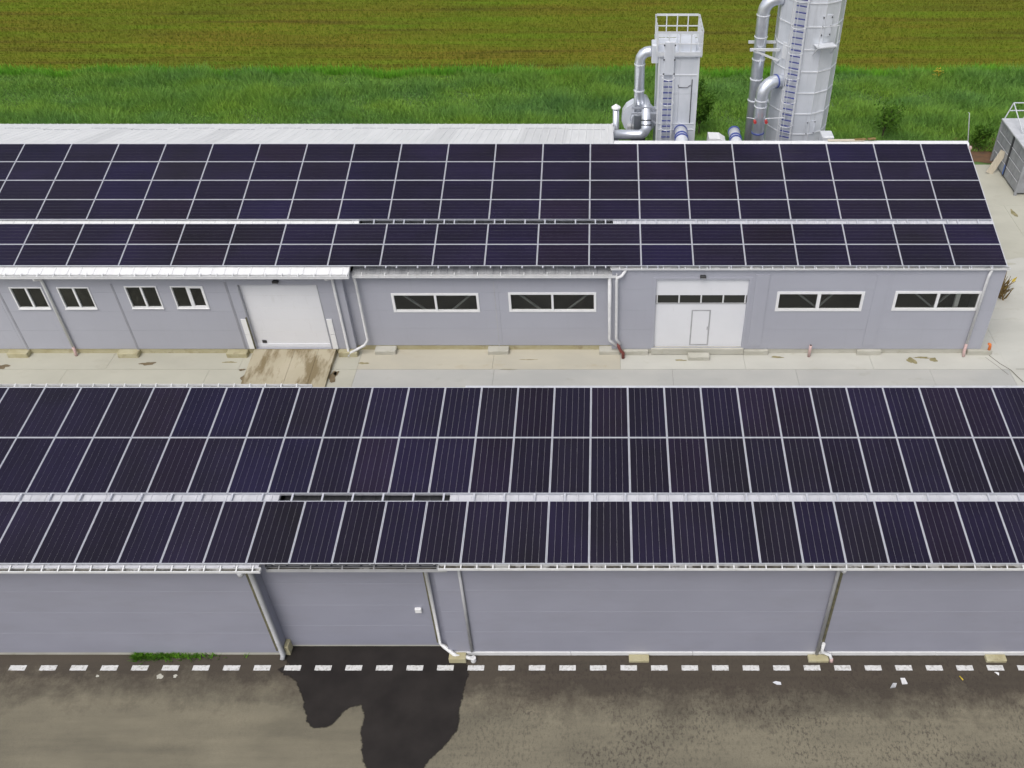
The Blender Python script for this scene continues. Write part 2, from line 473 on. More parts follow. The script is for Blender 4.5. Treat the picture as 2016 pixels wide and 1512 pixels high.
for a in ((291, 716, 0.28, 0.12, 'damp_stain', 1), (5, 722, 0.25, 0.15, 'damp_stain', 2), (452, 713, 0.25, 0.05, 'moss_stain', 3), (655, 742, 0.16, 0.34, 'damp_stain', 5), (662, 735, 0.12, 0.12, 'damp_stain', 6), (716, 715, 0.2, 0.07, 'moss_stain', 7),
          (1040, 708, 0.35, 0.025, 'moss_stain', 8), (1340, 709, 0.25, 0.05, 'moss_stain', 9), (1530, 703, 0.28, 0.06, 'moss_stain', 10), (1795, 710, 0.18, 0.22, 'moss_stain', 11), (1816, 704, 0.32, 0.07, 'moss_stain', 12), (1838, 708, 0.14, 0.16, 'moss_stain', 13), (480, 743, 0.1, 0.22, 'damp_stain', 14), (476, 728, 0.12, 0.06, 'damp_stain', 15), (1000, 727, 0.3, 0.02, 'moss_stain', 16)):
    stain(*a)
# thin cracks that run over the slabs
def crack(pts, w=0.02):
    P = [gr(x, y, 0.0) for x, y in pts]
    mb = MB()
    for a, b_ in zip(P[:-1], P[1:]):
        d = (b_ - a).normalized()
        s = Vector((-d.y, d.x, 0)) * w / 2
        mb.poly([(a - s) + Vector((0, 0, 0.014)), (a + s) + Vector((0, 0, 0.014)), (b_ + s) + Vector((0, 0, 0.014)), (b_ - s) + Vector((0, 0, 0.014))])
    mb.build('crack', 'crack_dark', yard)
crack([(1947, 700), (1968, 716), (1990, 729), (2002, 741), (2014, 752)], 0.035)
crack([(1940, 704), (1962, 720), (1985, 738)], 0.02)
crack([(2000, 727), (2030, 727)], 0.025)
for k, (px, py) in enumerate(((1960, 478), (1985, 505), (1955, 520))):
    p = gr(px, py)
    MB().poly(blob(p.x, p.y, 0.9, 0.22, 0.006, 30 + k)).build('stain', 'moss_stain' if k == 9 else 'slab', yard)
p = gr(1996, 420)
MB().poly(blob(p.x, p.y, 0.12, 0.4, 0.005, 44)).build('stain', 'moss_stain', yard)
# soil beside the container
p = gr(1935, 305)
tag(MB().poly(blob(p.x, p.y + 0.5, 2.8, 1.9, 0.012, 51, 40)).build('soil_patch', 'soil'), kind='structure')

# wet area on the road
out = [(545, 1272), (890, 1272), (889, 1298), (917, 1306), (923, 1326), (913, 1354), (909, 1380), (903, 1394), (903, 1417), (899, 1440), (883, 1457), (869, 1474), (849, 1491), (833, 1512), (815, 1560),
       (735, 1560), (721, 1512), (714, 1486), (711, 1434), (719, 1411), (711, 1387), (697, 1389), (677, 1400), (660, 1420), (649, 1430), (614, 1433), (606, 1420), (599, 1394), (597, 1371), (586, 1346), (574, 1331), (561, 1328), (548, 1318), (570, 1308)]
q = random.Random(3)
pts = []
for i in range(len(out)):
    a, b_ = gr(*out[i]), gr(*out[(i + 1) % len(out)])
    nseg = max(1, int((b_ - a).length / 0.05))
    for k in range(nseg):
        p = a.lerp(b_, k / nseg)
        j = 0.0 if i < 1 else 0.018
        pts.append((p.x + q.uniform(-j, j), p.y + q.uniform(-j, j), 0.004))
PG = np.array([(p[0], p[1]) for p in pts])
gx = np.arange(PG[:, 0].min() - 0.4, PG[:, 0].max() + 0.4, 0.06)
gy = np.arange(11.6, PG[:, 1].max() + 0.1, 0.06)
GX, GY = np.meshgrid(gx, gy)
Q = np.stack([GX.ravel(), GY.ravel()], 1)
inside = np.zeros(len(Q), bool)
dist = np.full(len(Q), 9.0)
PGc = PG[::2]
for a_, b_ in zip(PGc, np.roll(PGc, -1, 0)):
    cond = ((a_[1] > Q[:, 1]) != (b_[1] > Q[:, 1]))
    with np.errstate(divide='ignore', invalid='ignore'):
        xi = (b_[0] - a_[0]) * (Q[:, 1] - a_[1]) / (b_[1] - a_[1]) + a_[0]
    inside ^= cond & (Q[:, 0] < xi)
    d_ = b_ - a_
    t_ = np.clip(((Q - a_) @ d_) / max(d_ @ d_, 1e-9), 0, 1)
    dist = np.minimum(dist, np.hypot(*(Q - a_ - t_[:, None] * d_).T))
sd_ = np.where(inside, dist, -dist)
nx_, ny_ = len(gx), len(gy)
idx = np.arange(nx_ * ny_).reshape(ny_, nx_)
faces = []
for r_ in range(ny_ - 1):
    for c_ in range(nx_ - 1):
        q4 = (idx[r_, c_], idx[r_, c_ + 1], idx[r_ + 1, c_ + 1], idx[r_ + 1, c_])
        if max(sd_[k] for k in q4) > -0.16:
            faces.append(tuple(int(k) for k in q4))
used = sorted({k for f_ in faces for k in f_})
mp_ = {k: i_ for i_, k in enumerate(used)}
mb = MB()
mb.add([(Q[k, 0], Q[k, 1], 0.004) for k in used], [tuple(mp_[k] for k in f_) for f_ in faces])
wp = tag(mb.build('wet_patch', 'wet_asphalt'), kind='structure')
at_ = wp.data.attributes.new('wetness', 'FLOAT', 'POINT')
at_.data.foreach_set('value', [float(min(max(sd_[k] / 0.3 + 0.5, 0.0), 1.0)) for k in used])
# dashed line
roadline = tag(MB().box(-40, -39.5, 15.59, 15.8, 0.003, 0.006).build('road_marking', 'road_paint'), kind='structure')
dash_me = []
for v in range(3):
    pts = []
    q = random.Random(v)
    for i in range(16):
        pts.append((-0.25 + 0.5 * i / 15, -0.09 + q.uniform(-0.006, 0.006), 0))
    for i in range(16):
        pts.append((0.25 - 0.5 * i / 15, 0.09 + q.uniform(-0.006, 0.006), 0))
    me = bpy.data.meshes.new('dash')
    me.from_pydata(pts, [], [tuple(range(32))])
    me.materials.append(MATS['road_paint'])
    dash_me.append(me)
x = gr(35, 1315).x - 0.931
i = 0
while x < 14.5:
    inst(dash_me[i % 3], 'dash', roadline, (x, 15.67, 0.0085), (0, 0, rng.uniform(-0.008, 0.008)))
    x += 0.9305
    i += 1

# ================================================================== roof machinery
class Plane:
    """plane of a solar array: top edge (Y0,Z0), falling towards the camera"""
    def __init__(s, Y0, Z0, slope):
        s.Y0, s.Z0, s.a = Y0, Z0, slope
        s.c, s.s = math.cos(slope), math.sin(slope)
    def pt(s, X, v, h=0.0):
        return Vector((X, s.Y0 - v * s.c - h * s.s, s.Z0 - v * s.s + h * s.c))
PB = Plane(37.78, CAM_H - 18.4427, R(15.02))
PN = Plane(22.1166, CAM_H - 19.1091, R(6.2))
PW, PL = 1.154, 2.08
XB0, XN0 = -0.5741, -0.3886
VB = [0, PW, 2 * PW, 3 * PW, 4 * PW + 0.2334, 5 * PW + 0.2334]
VN = [0, PL, 2 * PL + 0.2547]

def sheet_mesh(name, width, length, ribs, mat, rib_h=0.02, rib_w=0.04):
    """profiled roof sheet: x across, y up the slope from 0 to length"""
    xs = [(0.0, 0.0)]
    pitch = width / ribs
    for i in range(ribs):
        c = (i + 0.5) * pitch
        xs += [(c - rib_w, 0), (c - rib_w * 0.45, rib_h), (c + rib_w * 0.45, rib_h), (c + rib_w, 0)]
    xs.append((width - 0.004, 0.0))
    mb = MB()
    n_ = len(xs)
    vs = [(x, 0, z) for x, z in xs] + [(x, length, z) for x, z in xs] + [(x, 0, z - 0.012) for x, z in xs]
    fs = [(i, i + 1, n_ + i + 1, n_ + i) for i in range(n_ - 1)] + [(2 * n_ + i, 2 * n_ + i + 1, i + 1, i) for i in range(n_ - 1)]
    mb.add(vs, fs)
    me = bpy.data.meshes.new(name)
    me.from_pydata(mb.v, [], mb.f)
    me.materials.append(MATS[mat])
    return me
def lay_sheets(parent, plane, x0, x1, v_top, v_bot, drop, width, ribs, mat):
    """sheets side by side on a slope, each an object"""
    org = ORG[parent.name]
    n_ = max(1, round((x1 - x0) / width))
    w = (x1 - x0) / n_
    me = sheet_mesh('roof_sheet', w, v_bot - v_top, ribs, mat)
    for i in range(n_):
        p = plane.pt(x0 + i * w, v_bot, -drop) - org
        inst(me, 'roof_sheet', parent, p + Vector((0, 0, rng.uniform(0, 0.003))), (plane.a, 0, 0))
def deck(parent, plane, x0, x1, v_top, v_bot, drop, thick, mat, name='roof'):
    a, b_ = plane.pt(0, v_top, -drop - 0.014), plane.pt(0, v_bot, -drop - 0.014)
    mb = MB()
    vs = []
    for x in (x0, x1):
        vs += [(x, a.y, a.z), (x, b_.y, b_.z), (x, b_.y + 0.02, b_.z - thick), (x, a.y, a.z - thick)]
    mb.add(vs, [(0, 1, 2, 3), (7, 6, 5, 4), (0, 4, 5, 1), (1, 5, 6, 2), (2, 6, 7, 3), (3, 7, 4, 0)])
    return mb.build(name, mat, parent)

def wall(parent, x0, x1, z0, z1, Y, mat, row=1.0, ops=(), joints=(), thick=0.1, name='wall_panel', g=0.0025, lip=None):
    """sandwich panels laid in rows, cut round the openings; joints = X of vertical joints"""
    zb = [z0]
    while zb[-1] + row * 1.15 < z1:
        zb.append(zb[-1] + row)
    zb.append(z1)
    xb = sorted([x0, x1] + [j for j in joints if x0 < j < x1])
    for za, zc in zip(zb[:-1], zb[1:]):
        xb2 = list(zip(xb[:-1], xb[1:]))
        for o in ops:
            if o[2] <= za + g and o[3] >= zc - g:
                xb2 = [t for a, c in xb2 for t in ([(a, c)] if o[1] <= a or o[0] >= c else [q for q in ((a, o[0] + g), (o[1] - g, c)) if q[1] > q[0] + 0.02])]
        for xa, xc in xb2:
            cut = [o for o in ops if o[0] < xc and o[1] > xa and o[2] < zc and o[3] > za]
            zs = sorted({za + g, zc - g} | {min(max(o[k], za + g), zc - g) for o in cut for k in (2, 3)})
            mb = MB()
            for p0, p1 in zip(zs[:-1], zs[1:]):
                if p1 - p0 < 1e-4: continue
                xl = xa + g
                for o in sorted(cut):
                    if o[2] < p1 - 1e-5 and o[3] > p0 + 1e-5:
                        if o[0] > xl: mb.box(xl, o[0], Y, Y + thick, p0, p1)
                        xl = max(xl, o[1])
                if xc - g > xl: mb.box(xl, xc - g, Y, Y + thick, p0, p1)
            if mb.v: mb.build(name, mat, parent)
    if lip:
        for zj in zb[1:-1]:
            MB().box(x0 + 0.01, x1 - 0.01, Y - 0.004, Y - 0.0005, zj - 0.011, zj + 0.011).build('panel_joint', lip, parent)
def ring_boxes(mb, x0, x1, z0, z1, y0, y1, w):
    mb.box(x0, x1, y0, y1, z1 - w, z1)
    mb.box(x0, x1, y0, y1, z0, z0 + w)
    mb.box(x0, x0 + w, y0, y1, z0 + w, z1 - w)
    mb.box(x1 - w, x1, y0, y1, z0 + w, z1 - w)
    return mb
def window(parent, x0, x1, z0, z1, Y, split=0.5, w=0.08, mull=0.09, sash=None, sill=False):
    f = ring_boxes(MB(), x0, x1, z0, z1, Y - 0.03, Y + 0.07, w).build('window', 'frame_white', parent)
    xm = x0 + (x1 - x0) * split
    MB().box(xm - mull / 2, xm + mull / 2, Y - 0.022, Y + 0.06, z0 + w, z1 - w).build('mullion', 'frame_white', f)
    MB().box(x0 + w, xm - mull / 2, Y + 0.03, Y + 0.04, z0 + w, z1 - w).build('pane', 'window_glass', f)
    MB().box(xm + mull / 2, x1 - w, Y + 0.03, Y + 0.04, z0 + w, z1 - w).build('pane', 'window_glass', f)
    if sash:
        ring_boxes(MB(), xm + mull / 2, x1 - w, z0 + w, z1 - w, Y - 0.015, Y + 0.028, sash).build('sash', 'frame_white', f)
    if sill:
        MB().bevbox(x0 - 0.015, x1 + 0.015, Y - 0.06, Y - 0.001, z0 - 0.03, z0 - 0.003, 0.006).build('sill', 'frame_white', f)
    return f
def gutter(parent, x0, x1, Yo, zt, mat, depth=0.13, h=0.13, strap=0.65, strap_len=0.22):
    """half-open box gutter with straps"""
    mb = MB()
    t = 0.012
    mb.box(x0, x1, Yo, Yo + t, zt - h, zt)
    mb.box(x0, x1, Yo + t, Yo + depth, zt - h, zt - h + t)
    mb.box(x0, x1, Yo + depth - t, Yo + depth, zt - h + t, zt + 0.01)
    mb.box(x0 - t, x0, Yo, Yo + depth, zt - h, zt)
    mb.box(x1, x1 + t, Yo, Yo + depth, zt - h, zt)
    mb.box(x0, x1, Yo - 0.012, Yo, zt - 0.03, zt + 0.004)
    gt = mb.build('gutter', mat, parent)
    MB().box(x0 + t, x1 - t, Yo + t + 0.003, Yo + depth - t - 0.003, zt - h + t + 0.002, zt - h + 0.035).build('gutter_shade', 'gutter_shade', gt)
    k = x0 + strap * 0.4
    me = None
    org = ORG[parent.name]
    while k < x1:
        if me is None:
            b2 = MB().beam((0, -0.005, 0.006), (0, strap_len, 0.006 + strap_len * 0.30), 0.034, 0.01)
            me = bpy.data.meshes.new('strap')
            me.from_pydata(b2.v, [], b2.f)
            me.materials.append(MATS[mat])
        inst(me, 'strap', gt, (k - org.x, Yo - org.y, zt - org.z))
        k += strap
    return gt
def pipe(parent, pts, r, mat, name='downpipe', n=12, collars=()):
    o = MB().tube(pts, r, n).build(name, mat, parent, smooth=True)
    for t in collars:
        p = Vector(pts[0]).lerp(Vector(pts[-1]), t)
        MB().tube([p - Vector((0, 0, 0.03)), p + Vector((0, 0, 0.03))], r * 1.22, n).build('pipe_clip', mat, o)
    return o

# ================================================================== BACK BUILDING
bb = thing('warehouse', (-5.0, 31.0, 0), 'long grey warehouse with white roof and two white loading doors across the yard', 'warehouse')
YA, YM, YC = 30.95, 31.2, 30.95
XS1, XS2, XR = -10.12, 0.4, 16.15
XL = -33.0
DA, DM, DC = 0.125, 0.46, 0.125       # roof below the panel plane, per stretch
vtop, veA, veM, veC = -0.12, 7.16 + 0.36, 7.16 + 0.02, 7.16 - 0.06
for (x0, x1, ve, dr, mat, wd, rb, dm) in ((XL, XS1, veA, DA, 'roof_white', 1.04, 2, 'roof_white'), (XS1 + 0.02, XS2 - 0.02, veM, DM, 'roof_grey', 1.04, 4, 'roof_grey'), (XS2, XR, veC, DC, 'roof_pale', 1.04, 5, 'roof_pale')):
    dk = deck(bb, PB, x0, x1, vtop + 0.02, ve - 0.01, dr, 0.10, dm)
    lay_sheets(dk, PB, x0, x1, vtop, ve, dr, wd, rb, mat)
# roof fall on the far side, left of the silos
class Far:
    a = -R(15.0)
    @staticmethod
    def pt(X, w, h=0.0):
        return Vector((X, 37.90 + w * math.cos(R(15)), 6.30 - w * math.sin(R(15)) + h))
a, b_ = Far.pt(0, 0, -0.02), Far.pt(0, 5.05, -0.02)
mb = MB()
mb.add([(XL, a.y, a.z), (XS2, a.y, a.z), (XS2, b_.y, b_.z), (XL, b_.y, b_.z), (XL, a.y, a.z - 0.12), (XS2, a.y, a.z - 0.12), (XS2, b_.y, b_.z - 0.12), (XL, b_.y, b_.z - 0.12)],
       [(0, 1, 2, 3), (7, 6, 5, 4), (0, 4, 5, 1), (1, 5, 6, 2), (2, 6, 7, 3), (3, 7, 4, 0)])
far = mb.build('roof', 'roof_white', bb)
org = ORG[bb.name]
nsh = 32
w_ = (XS2 - XL) / nsh
for i in range(nsh):
    cutw = 3.45 if (i // 2) % 2 else 3.85
    for (wa, wb, lift) in ((0.0, cutw, 0.022), (cutw - 0.12, 5.1, 0.004)):
        me = sheet_mesh('roof_sheet', w_, wb - wa, 3, 'roof_soft' if (i in (9, 14, 24, 28, 29) and wa < 1) else 'roof_white', 0.013, 0.04) 
        p = Far.pt(XL + i * w_, wb, lift) - org
        o = inst(me, 'roof_sheet', far, p, (0, 0, 0))
        # sheet runs from far eave up to the ridge, i.e. towards the camera
        o.rotation_euler = (0, 0, 0)
        if wa > 1 and i % 2 == 0:
            a2, b2 = Far.pt(XL + i * w_ + 0.05, cutw, 0.026), Far.pt(XL + (i + 1.7) * w_, cutw, 0.026)
            MB().beam(a2, b2, 0.03, 0.016).build('lap_seam', 'trim_shade', far)  # dark strip draws the lap joint together with its gap shadow
        o.matrix_local = Matrix.Translation(p + Vector((w_, 0, 0))) @ Matrix.Rotation(math.pi, 4, 'Z') @ Matrix.Rotation(R(15), 4, 'X')
MB().box(XS2, XS2 + 0.05, 37.9, 37.95, 6.0, 6.3)
mb = MB()
mb.add([Far.pt(XS2 + 0.003, -0.05, 0.05), Far.pt(XS2 + 0.003, 5.12, 0.05), Far.pt(XS2 + 0.003, 5.12, -0.2), Far.pt(XS2 + 0.003, -0.05, -0.2), Far.pt(XS2 + 0.06, -0.05, 0.05), Far.pt(XS2 + 0.06, 5.12, 0.05), Far.pt(XS2 + 0.06, 5.12, -0.2), Far.pt(XS2 + 0.06, -0.05, -0.2)],
       [(0, 1, 2, 3), (7, 6, 5, 4), (0, 4, 5, 1), (1, 5, 6, 2), (2, 6, 7, 3), (3, 7, 4, 0)])
mb.build('verge_flashing', 'roof_white', bb)
# ridge caps
def ridge(x0, x1, n_):
    w = (x1 - x0) / n_
    for i in range(n_):
        mb = MB()
        xa, xb_ = x0 + i * w + 0.004, x0 + (i + 1) * w - 0.004
        dz = rng.uniform(0, 0.012)
        prof = [(37.72, 6.34 + dz), (37.80, 6.41 + dz), (38.02, 6.42 + dz), (38.20, 6.30 + dz), (38.20, 6.25), (37.72, 6.25)]
        vs = [(xa, y, z) for y, z in prof] + [(xb_, y, z) for y, z in prof]
        mb.add(vs, [tuple(range(5, -1, -1)), tuple(range(6, 12))] + [(k, (k + 1) % 6, 6 + (k + 1) % 6, 6 + k) for k in range(6)])
        mb.build('ridge_cap', 'roof_white', bb)
ridge(XS2 + 0.07, XR, 6)
# mounting rails under the panels
def rails(parent, plane, xs, v0, v1, size, mat='aluminium', h=-0.062):
    org = ORG[parent.name]
    b2 = MB().box(-size / 2, size / 2, 0, v1 - v0, -0.025, 0.025)
    me = bpy.data.meshes.new('mounting_rail')
    me.from_pydata(b2.v, [], b2.f)
    me.materials.append(MATS[mat])
    for x in xs:
        inst(me, 'mounting_rail', parent, plane.pt(x, v1, h) - org, (plane.a, 0, 0))
rx = []
for k in range(-13, 8):
    for d in (0.24, 0.66, 1.50):
        X = XB0 + k * PL + d
        if X > XS1 + 0.1: rx.append(X)
rails(bb, PB, rx, 0.03, 7.22, 0.05, 'aluminium')
# cross rail in the open gap between the arrays
for v in (4 * PW - 0.06, 4 * PW + 0.2334 + 0.05):
    MB().beam(PB.pt(XS1 - 0.3, v, -0.062 - 0.05), PB.pt(XR - 0.2, v, -0.062 - 0.05), 0.05, 0.04).build('cross_rail', 'aluminium', bb)

# openings measured on the wall planes
def rect(Y, tl, br, bl=None, tr=None):
    a, b_ = at(tl[0], tl[1], Y), at(br[0], br[1], Y)
    return a, b_
def op(Y, xl_bot, xr_bot, y_top, y_bot):
    a, b_ = at(xl_bot, y_bot, Y), at(xr_bot, y_bot, Y)
    return (a.x, b_.x, a.z, at(xl_bot, y_top, Y).z)
wA = [op(YA, 38, 101, 565, 607), op(YA, 130, 192, 565, 607), op(YA, 261, 323, 563, 606), op(YA, 350, 413, 563, 606)]
dA = op(YA, 506, 653, 561, 686)
dA = (dA[0], dA[1], 0.28, dA[3])
wM = [op(YM, 776, 945.5, 577, 614), op(YM, 1003, 1174, 575.5, 613.5)]
wC = [op(YC, 1525, 1695, 574, 612), op(YC, 1754, 1923, 573, 611)]
dC = op(YC, 1287, 1460, 549.5, 676)
dC = (dC[0], dC[1], 0.30, dC[3])
zA, zM, zC = 0.27, 0.27, 0.27
jA = [at(220, 560, YA).x, at(445, 556, YA).x, at(3, 600, YA).x, at(663, 600, YA).x]
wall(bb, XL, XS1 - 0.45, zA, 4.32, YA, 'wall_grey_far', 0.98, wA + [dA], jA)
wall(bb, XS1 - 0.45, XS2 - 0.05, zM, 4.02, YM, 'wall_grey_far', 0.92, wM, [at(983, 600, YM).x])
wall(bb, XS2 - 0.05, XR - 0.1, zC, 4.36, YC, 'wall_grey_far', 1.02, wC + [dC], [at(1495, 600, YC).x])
# return faces where the stretches step
MB().box(XS1 - 0.55, XS1 - 0.45, YA + 0.1, YM + 0.3, zA, 4.18).build('wall_return', 'wall_grey_far', bb)
MB().box(XS2 - 0.05, XS2 + 0.05, YC + 0.1, YM + 0.3, zA, 4.36).build('wall_return', 'wall_grey_far', bb)
# end, rear and inner faces close the shell
MB().box(XR - 0.1, XR, YC, 38.0, 0.27, 4.36).build('end_wall', 'wall_grey_far', bb)
mb = MB()
mb.add([(XR - 0.09, YC + 0.05, 4.36), (XR - 0.005, YC + 0.05, 4.36), (XR - 0.005, 38.0, 4.36), (XR - 0.09, 38.0, 4.36), (XR - 0.09, 38.0, 6.2), (XR - 0.005, 38.0, 6.2)], [(0, 1, 2, 3), (0, 4, 5, 1), (3, 2, 5, 4), (1, 5, 2), (0, 3, 4)])
mb.build('gable', 'wall_grey_far', bb)
MB().box(XS2, XR - 0.1, 37.95, 38.05, 0.0, 6.25).build('rear_wall', 'wall_grey_far', bb)
MB().box(XL, XS2, 42.45, 42.55, 0.0, 4.85).build('rear_wall', 'wall_grey_far', bb)
mb = MB()
mb.add([(XS2 - 0.1, 37.95, 0), (XS2 - 0.1, 42.5, 0), (XS2 - 0.1, 42.5, 4.9), (XS2 - 0.1, 37.95, 6.15), (XS2 - 0.005, 38.06, 0), (XS2 - 0.005, 42.5, 0), (XS2 - 0.005, 42.5, 4.9), (XS2 - 0.005, 38.06, 6.15)], [(0, 1, 2, 3), (7, 6, 5, 4), (0, 4, 5, 1), (1, 5, 6, 2), (2, 6, 7, 3), (3, 7, 4, 0)])
mb.build('end_wall', 'wall_grey_far', bb)
MB().box(XL, XL + 0.1, YA, 42.5, 0.0, 4.2).build('end_wall', 'wall_grey_far', bb)
MB().box(XL + 0.1, XR - 0.12, 33.0, 33.08, 0.02, 4.3).build('inner_wall', 'interior_dark', bb)
MB().box(XL + 0.1, XR - 0.12, 31.55, 33.0, 0.0, 0.02).build('inner_floor', 'interior_dark', bb)
# plinth and column footings
MB().box(XL, XS1 - 0.45, YA + 0.03, YA + 0.3, 0.0, zA - 0.004).build('plinth', 'plinth', bb)
MB().box(XS1 - 0.45, XS2 - 0.05, YM + 0.03, YM + 0.3, 0.0, zM - 0.004).build('plinth', 'plinth', bb)
MB().box(XS2 - 0.05, XR - 0.02, YC + 0.03, YC + 0.3, 0.0, zC - 0.004).build('plinth', 'plinth_pale', bb)
def foot(px, w, Y, mat, h=0.24, d=0.3):
    c = at(px, 695, Y).x
    MB().bevbox(c - w / 2, c + w / 2, Y - d, Y + 0.05, 0.0, h, 0.025).build('column_footing', mat, bb)
for px in (42, 258, 471): foot(px, 0.88, YA, 'plinth')
foot(688, 0.8, YA, 'plinth', 0.25, 0.25)
for px in (763, 983, 1200): foot(px, 0.9, YM, 'plinth_pale', 0.22, 0.34)
for px in (1252, 1487, 1709, 1926): foot(px, 1.05, YC, 'plinth_pale', 0.25, 0.12)
c = at(1374, 695, YC).x
MB().bevbox(c - 0.46, c + 0.46, YC - 0.48, YC - 0.14, 0.0, 0.2, 0.02).build('door_step', 'plinth_pale', bb)
# wall joint and shade strips and pilasters
def trim(px0, py0, px1, py1, Y, w, mat, dep=0.012, name='joint_shade_strip'):
    a, b_ = at(px0, py0, Y), at(px1, py1, Y)
    x_ = (a.x + b_.x) / 2
    MB().box(x_ - w / 2, x_ + w / 2, Y - dep, Y - 0.001, min(a.z, b_.z), max(a.z, b_.z)).build(name, mat, bb)
for t in ((222, 559, 269, 689), (446, 556, 481, 687), (3, 575, 52, 690)): trim(*t, YA, 0.085, 'trim_shade', 0.01)  # left-hand joints, column shadow painted into the strip colour
trim(972, 555, 983, 684, YM, 0.03, 'pipe_grey', 0.006)
trim(1500, 540, 1487, 680, YC, 0.55, 'wall_grey_far', 0.03, 'pilaster')
trim(1738, 540, 1712, 680, YC, 0.5, 'wall_grey_far', 0.02, 'pilaster')
# windows
for o_ in wA[:3]: window(bb, *o_, YA, 0.5, 0.05, 0.08, sill=True)
window(bb, *wA[3], YA, 0.5, 0.05, 0.09, sash=0.055, sill=True)
for o_ in wM: window(bb, *o_, YM, 0.5, 0.10, 0.09)
window(bb, *wC[0], YC, 0.485, 0.11, 0.14)
window(bb, *wC[1], YC, 0.505, 0.11, 0.11)
# diagonal steel braces seen through the long windows
def brace(o_, Y, inward):
    x0, x1, z0, z1 = o_
    xm = (x0 + x1) / 2
    yb = Y + 0.22
    if inward:
        pr = (((x0 + 0.12, yb, z1 + 0.05), (xm - 0.45, yb, z0 - 0.1)), ((x1 - 0.05, yb, z1 + 0.05), (xm + 0.55, yb, z0 - 0.1)))
    else:
        pr = (((x0 + 0.55, yb, z1 + 0.05), (xm + 0.05, yb, z0 - 0.05)), ((x1 - 1.0, yb, z1 + 0.05), (xm - 0.05, yb, z0 - 0.05)))
    for a, b_ in pr:
        MB().beam(a, b_, 0.09, 0.06).build('steel_brace', 'brace_steel', bb)
for o_ in wM: brace(o_, YM, True)
for o_ in wC: brace(o_, YC, False)
p = wC[1]
MB().box(p[0] + 2.62, p[0] + 2.80, YC + 0.2, YC + 0.3, p[2] - 0.1, p[3] - 0.1).build('inner_post', 'box_white', bb)
# left loading door, recessed, with guard plates
x0, x1, z0, z1 = dA
dr = MB().box(x0, x1, YA + 0.16, YA + 0.22, z0 + 0.16, z1).build('loading_door', 'door_white', bb)
for k in range(1, 5):
    zz = z0 + 0.16 + (z1 - z0 - 0.16) * k / 5
    MB().box(x0, x1, YA + 0.157, YA + 0.16, zz - 0.006, zz + 0.006).build('seam', 'gutter_white', dr)
MB().box(x0, x1, YA + 0.12, YA + 0.24, z0, z0 + 0.155).build('threshold', 'door_white', dr)
MB().box(x0 - 0.02, x0 - 0.002, YA - 0.02, YA + 0.2, z0, z1).build('door_jamb', 'pipe_grey', dr)
MB().box(x1 + 0.002, x1 + 0.02, YA - 0.02, YA + 0.2, z0, z1).build('door_jamb', 'pipe_grey', dr)
pp = at(521, 672, YA + 0.15)
MB().box(pp.x - 0.09, pp.x + 0.09, YA + 0.13, YA + 0.156, pp.z - 0.07, pp.z + 0.07).build('vent_grille', 'lamp_black', dr)
for sx_ in (x0 - 0.30, x1 + 0.08):
    MB().box(sx_, sx_ + 0.22, YA - 0.04, YA - 0.003, 0.30, 1.06).build('guard_plate', 'frame_white', bb)
    MB().box(sx_, sx_ + 0.22, YA - 0.04, YA - 0.003, 1.08, 1.86).build('guard_plate', 'frame_white', bb)
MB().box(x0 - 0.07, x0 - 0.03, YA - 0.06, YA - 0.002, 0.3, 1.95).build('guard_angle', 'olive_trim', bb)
# right sectional door with a wicket and a window band
x0, x1, z0, z1 = dC
zb0, zb1 = at(1380, 598.6, YC + 0.08).z, at(1380, 581, YC + 0.08).z
Yd = YC + 0.08
sd = MB().box(x0, x1, Yd, Yd + 0.06, z0 + 0.05, zb0).build('sectional_door', 'door_white', bb)
MB().box(x0, x1, Yd, Yd + 0.06, zb1, z1).build('door_section', 'door_white', sd)
MB().box(x0, x1, Yd - 0.012, Yd + 0.03, zb0 + 0.002, zb0 + 0.055).build('window_rail', 'pipe_grey', sd)
n_p = 4
for k in range(n_p):
    xa, xb_ = x0 + 0.06 + (x1 - x0 - 0.12) * k / n_p, x0 + 0.06 + (x1 - x0 - 0.12) * (k + 1) / n_p
    MB().box(xa + 0.03, xb_ - 0.03, Yd + 0.02, Yd + 0.03, zb0 + 0.06, zb1 - 0.002).build('pane', 'dark_glass', sd)
for k in range(n_p + 1):
    xa = x0 + 0.06 + (x1 - x0 - 0.12) * k / n_p
    MB().box(xa - 0.028, xa + 0.028, Yd - 0.008, Yd + 0.04, zb0 + 0.057, zb1 - 0.002).build('mullion', 'gutter_white', sd)
wl0, wl1 = at(1357, 673, Yd).x, at(1394, 673, Yd).x
wz0, wz1 = z0 + 0.12, at(1378, 610, Yd).z
wk = ring_boxes(MB(), wl0, wl1, wz0, wz1, Yd - 0.012, Yd - 0.001, 0.055).build('wicket_door', 'pipe_grey', sd)
MB().box(wl0 + 0.06, wl1 - 0.06, Yd - 0.008, Yd - 0.001, wz0 + 0.06, wz1 - 0.06).build('wicket_leaf', 'door_white', sd)
MB().beam((wl1 - 0.1, Yd - 0.03, wz0 + 0.85), (wl1 - 0.1, Yd - 0.03, wz0 + 1.0), 0.03).build('handle', 'pipe_grey', sd)
ring_boxes(MB(), x0 - 0.12, x1 + 0.12, z0 - 0.05, z1 + 0.10, YC - 0.02, YC - 0.001, 0.115).build('door_surround', 'wall_grey_far', sd)
MB().bevbox(x0 - 0.1, x1 + 0.1, YC - 0.10, YC + 0.12, 0.04, z0 + 0.04, 0.012).build('threshold', 'plinth_pale', sd)
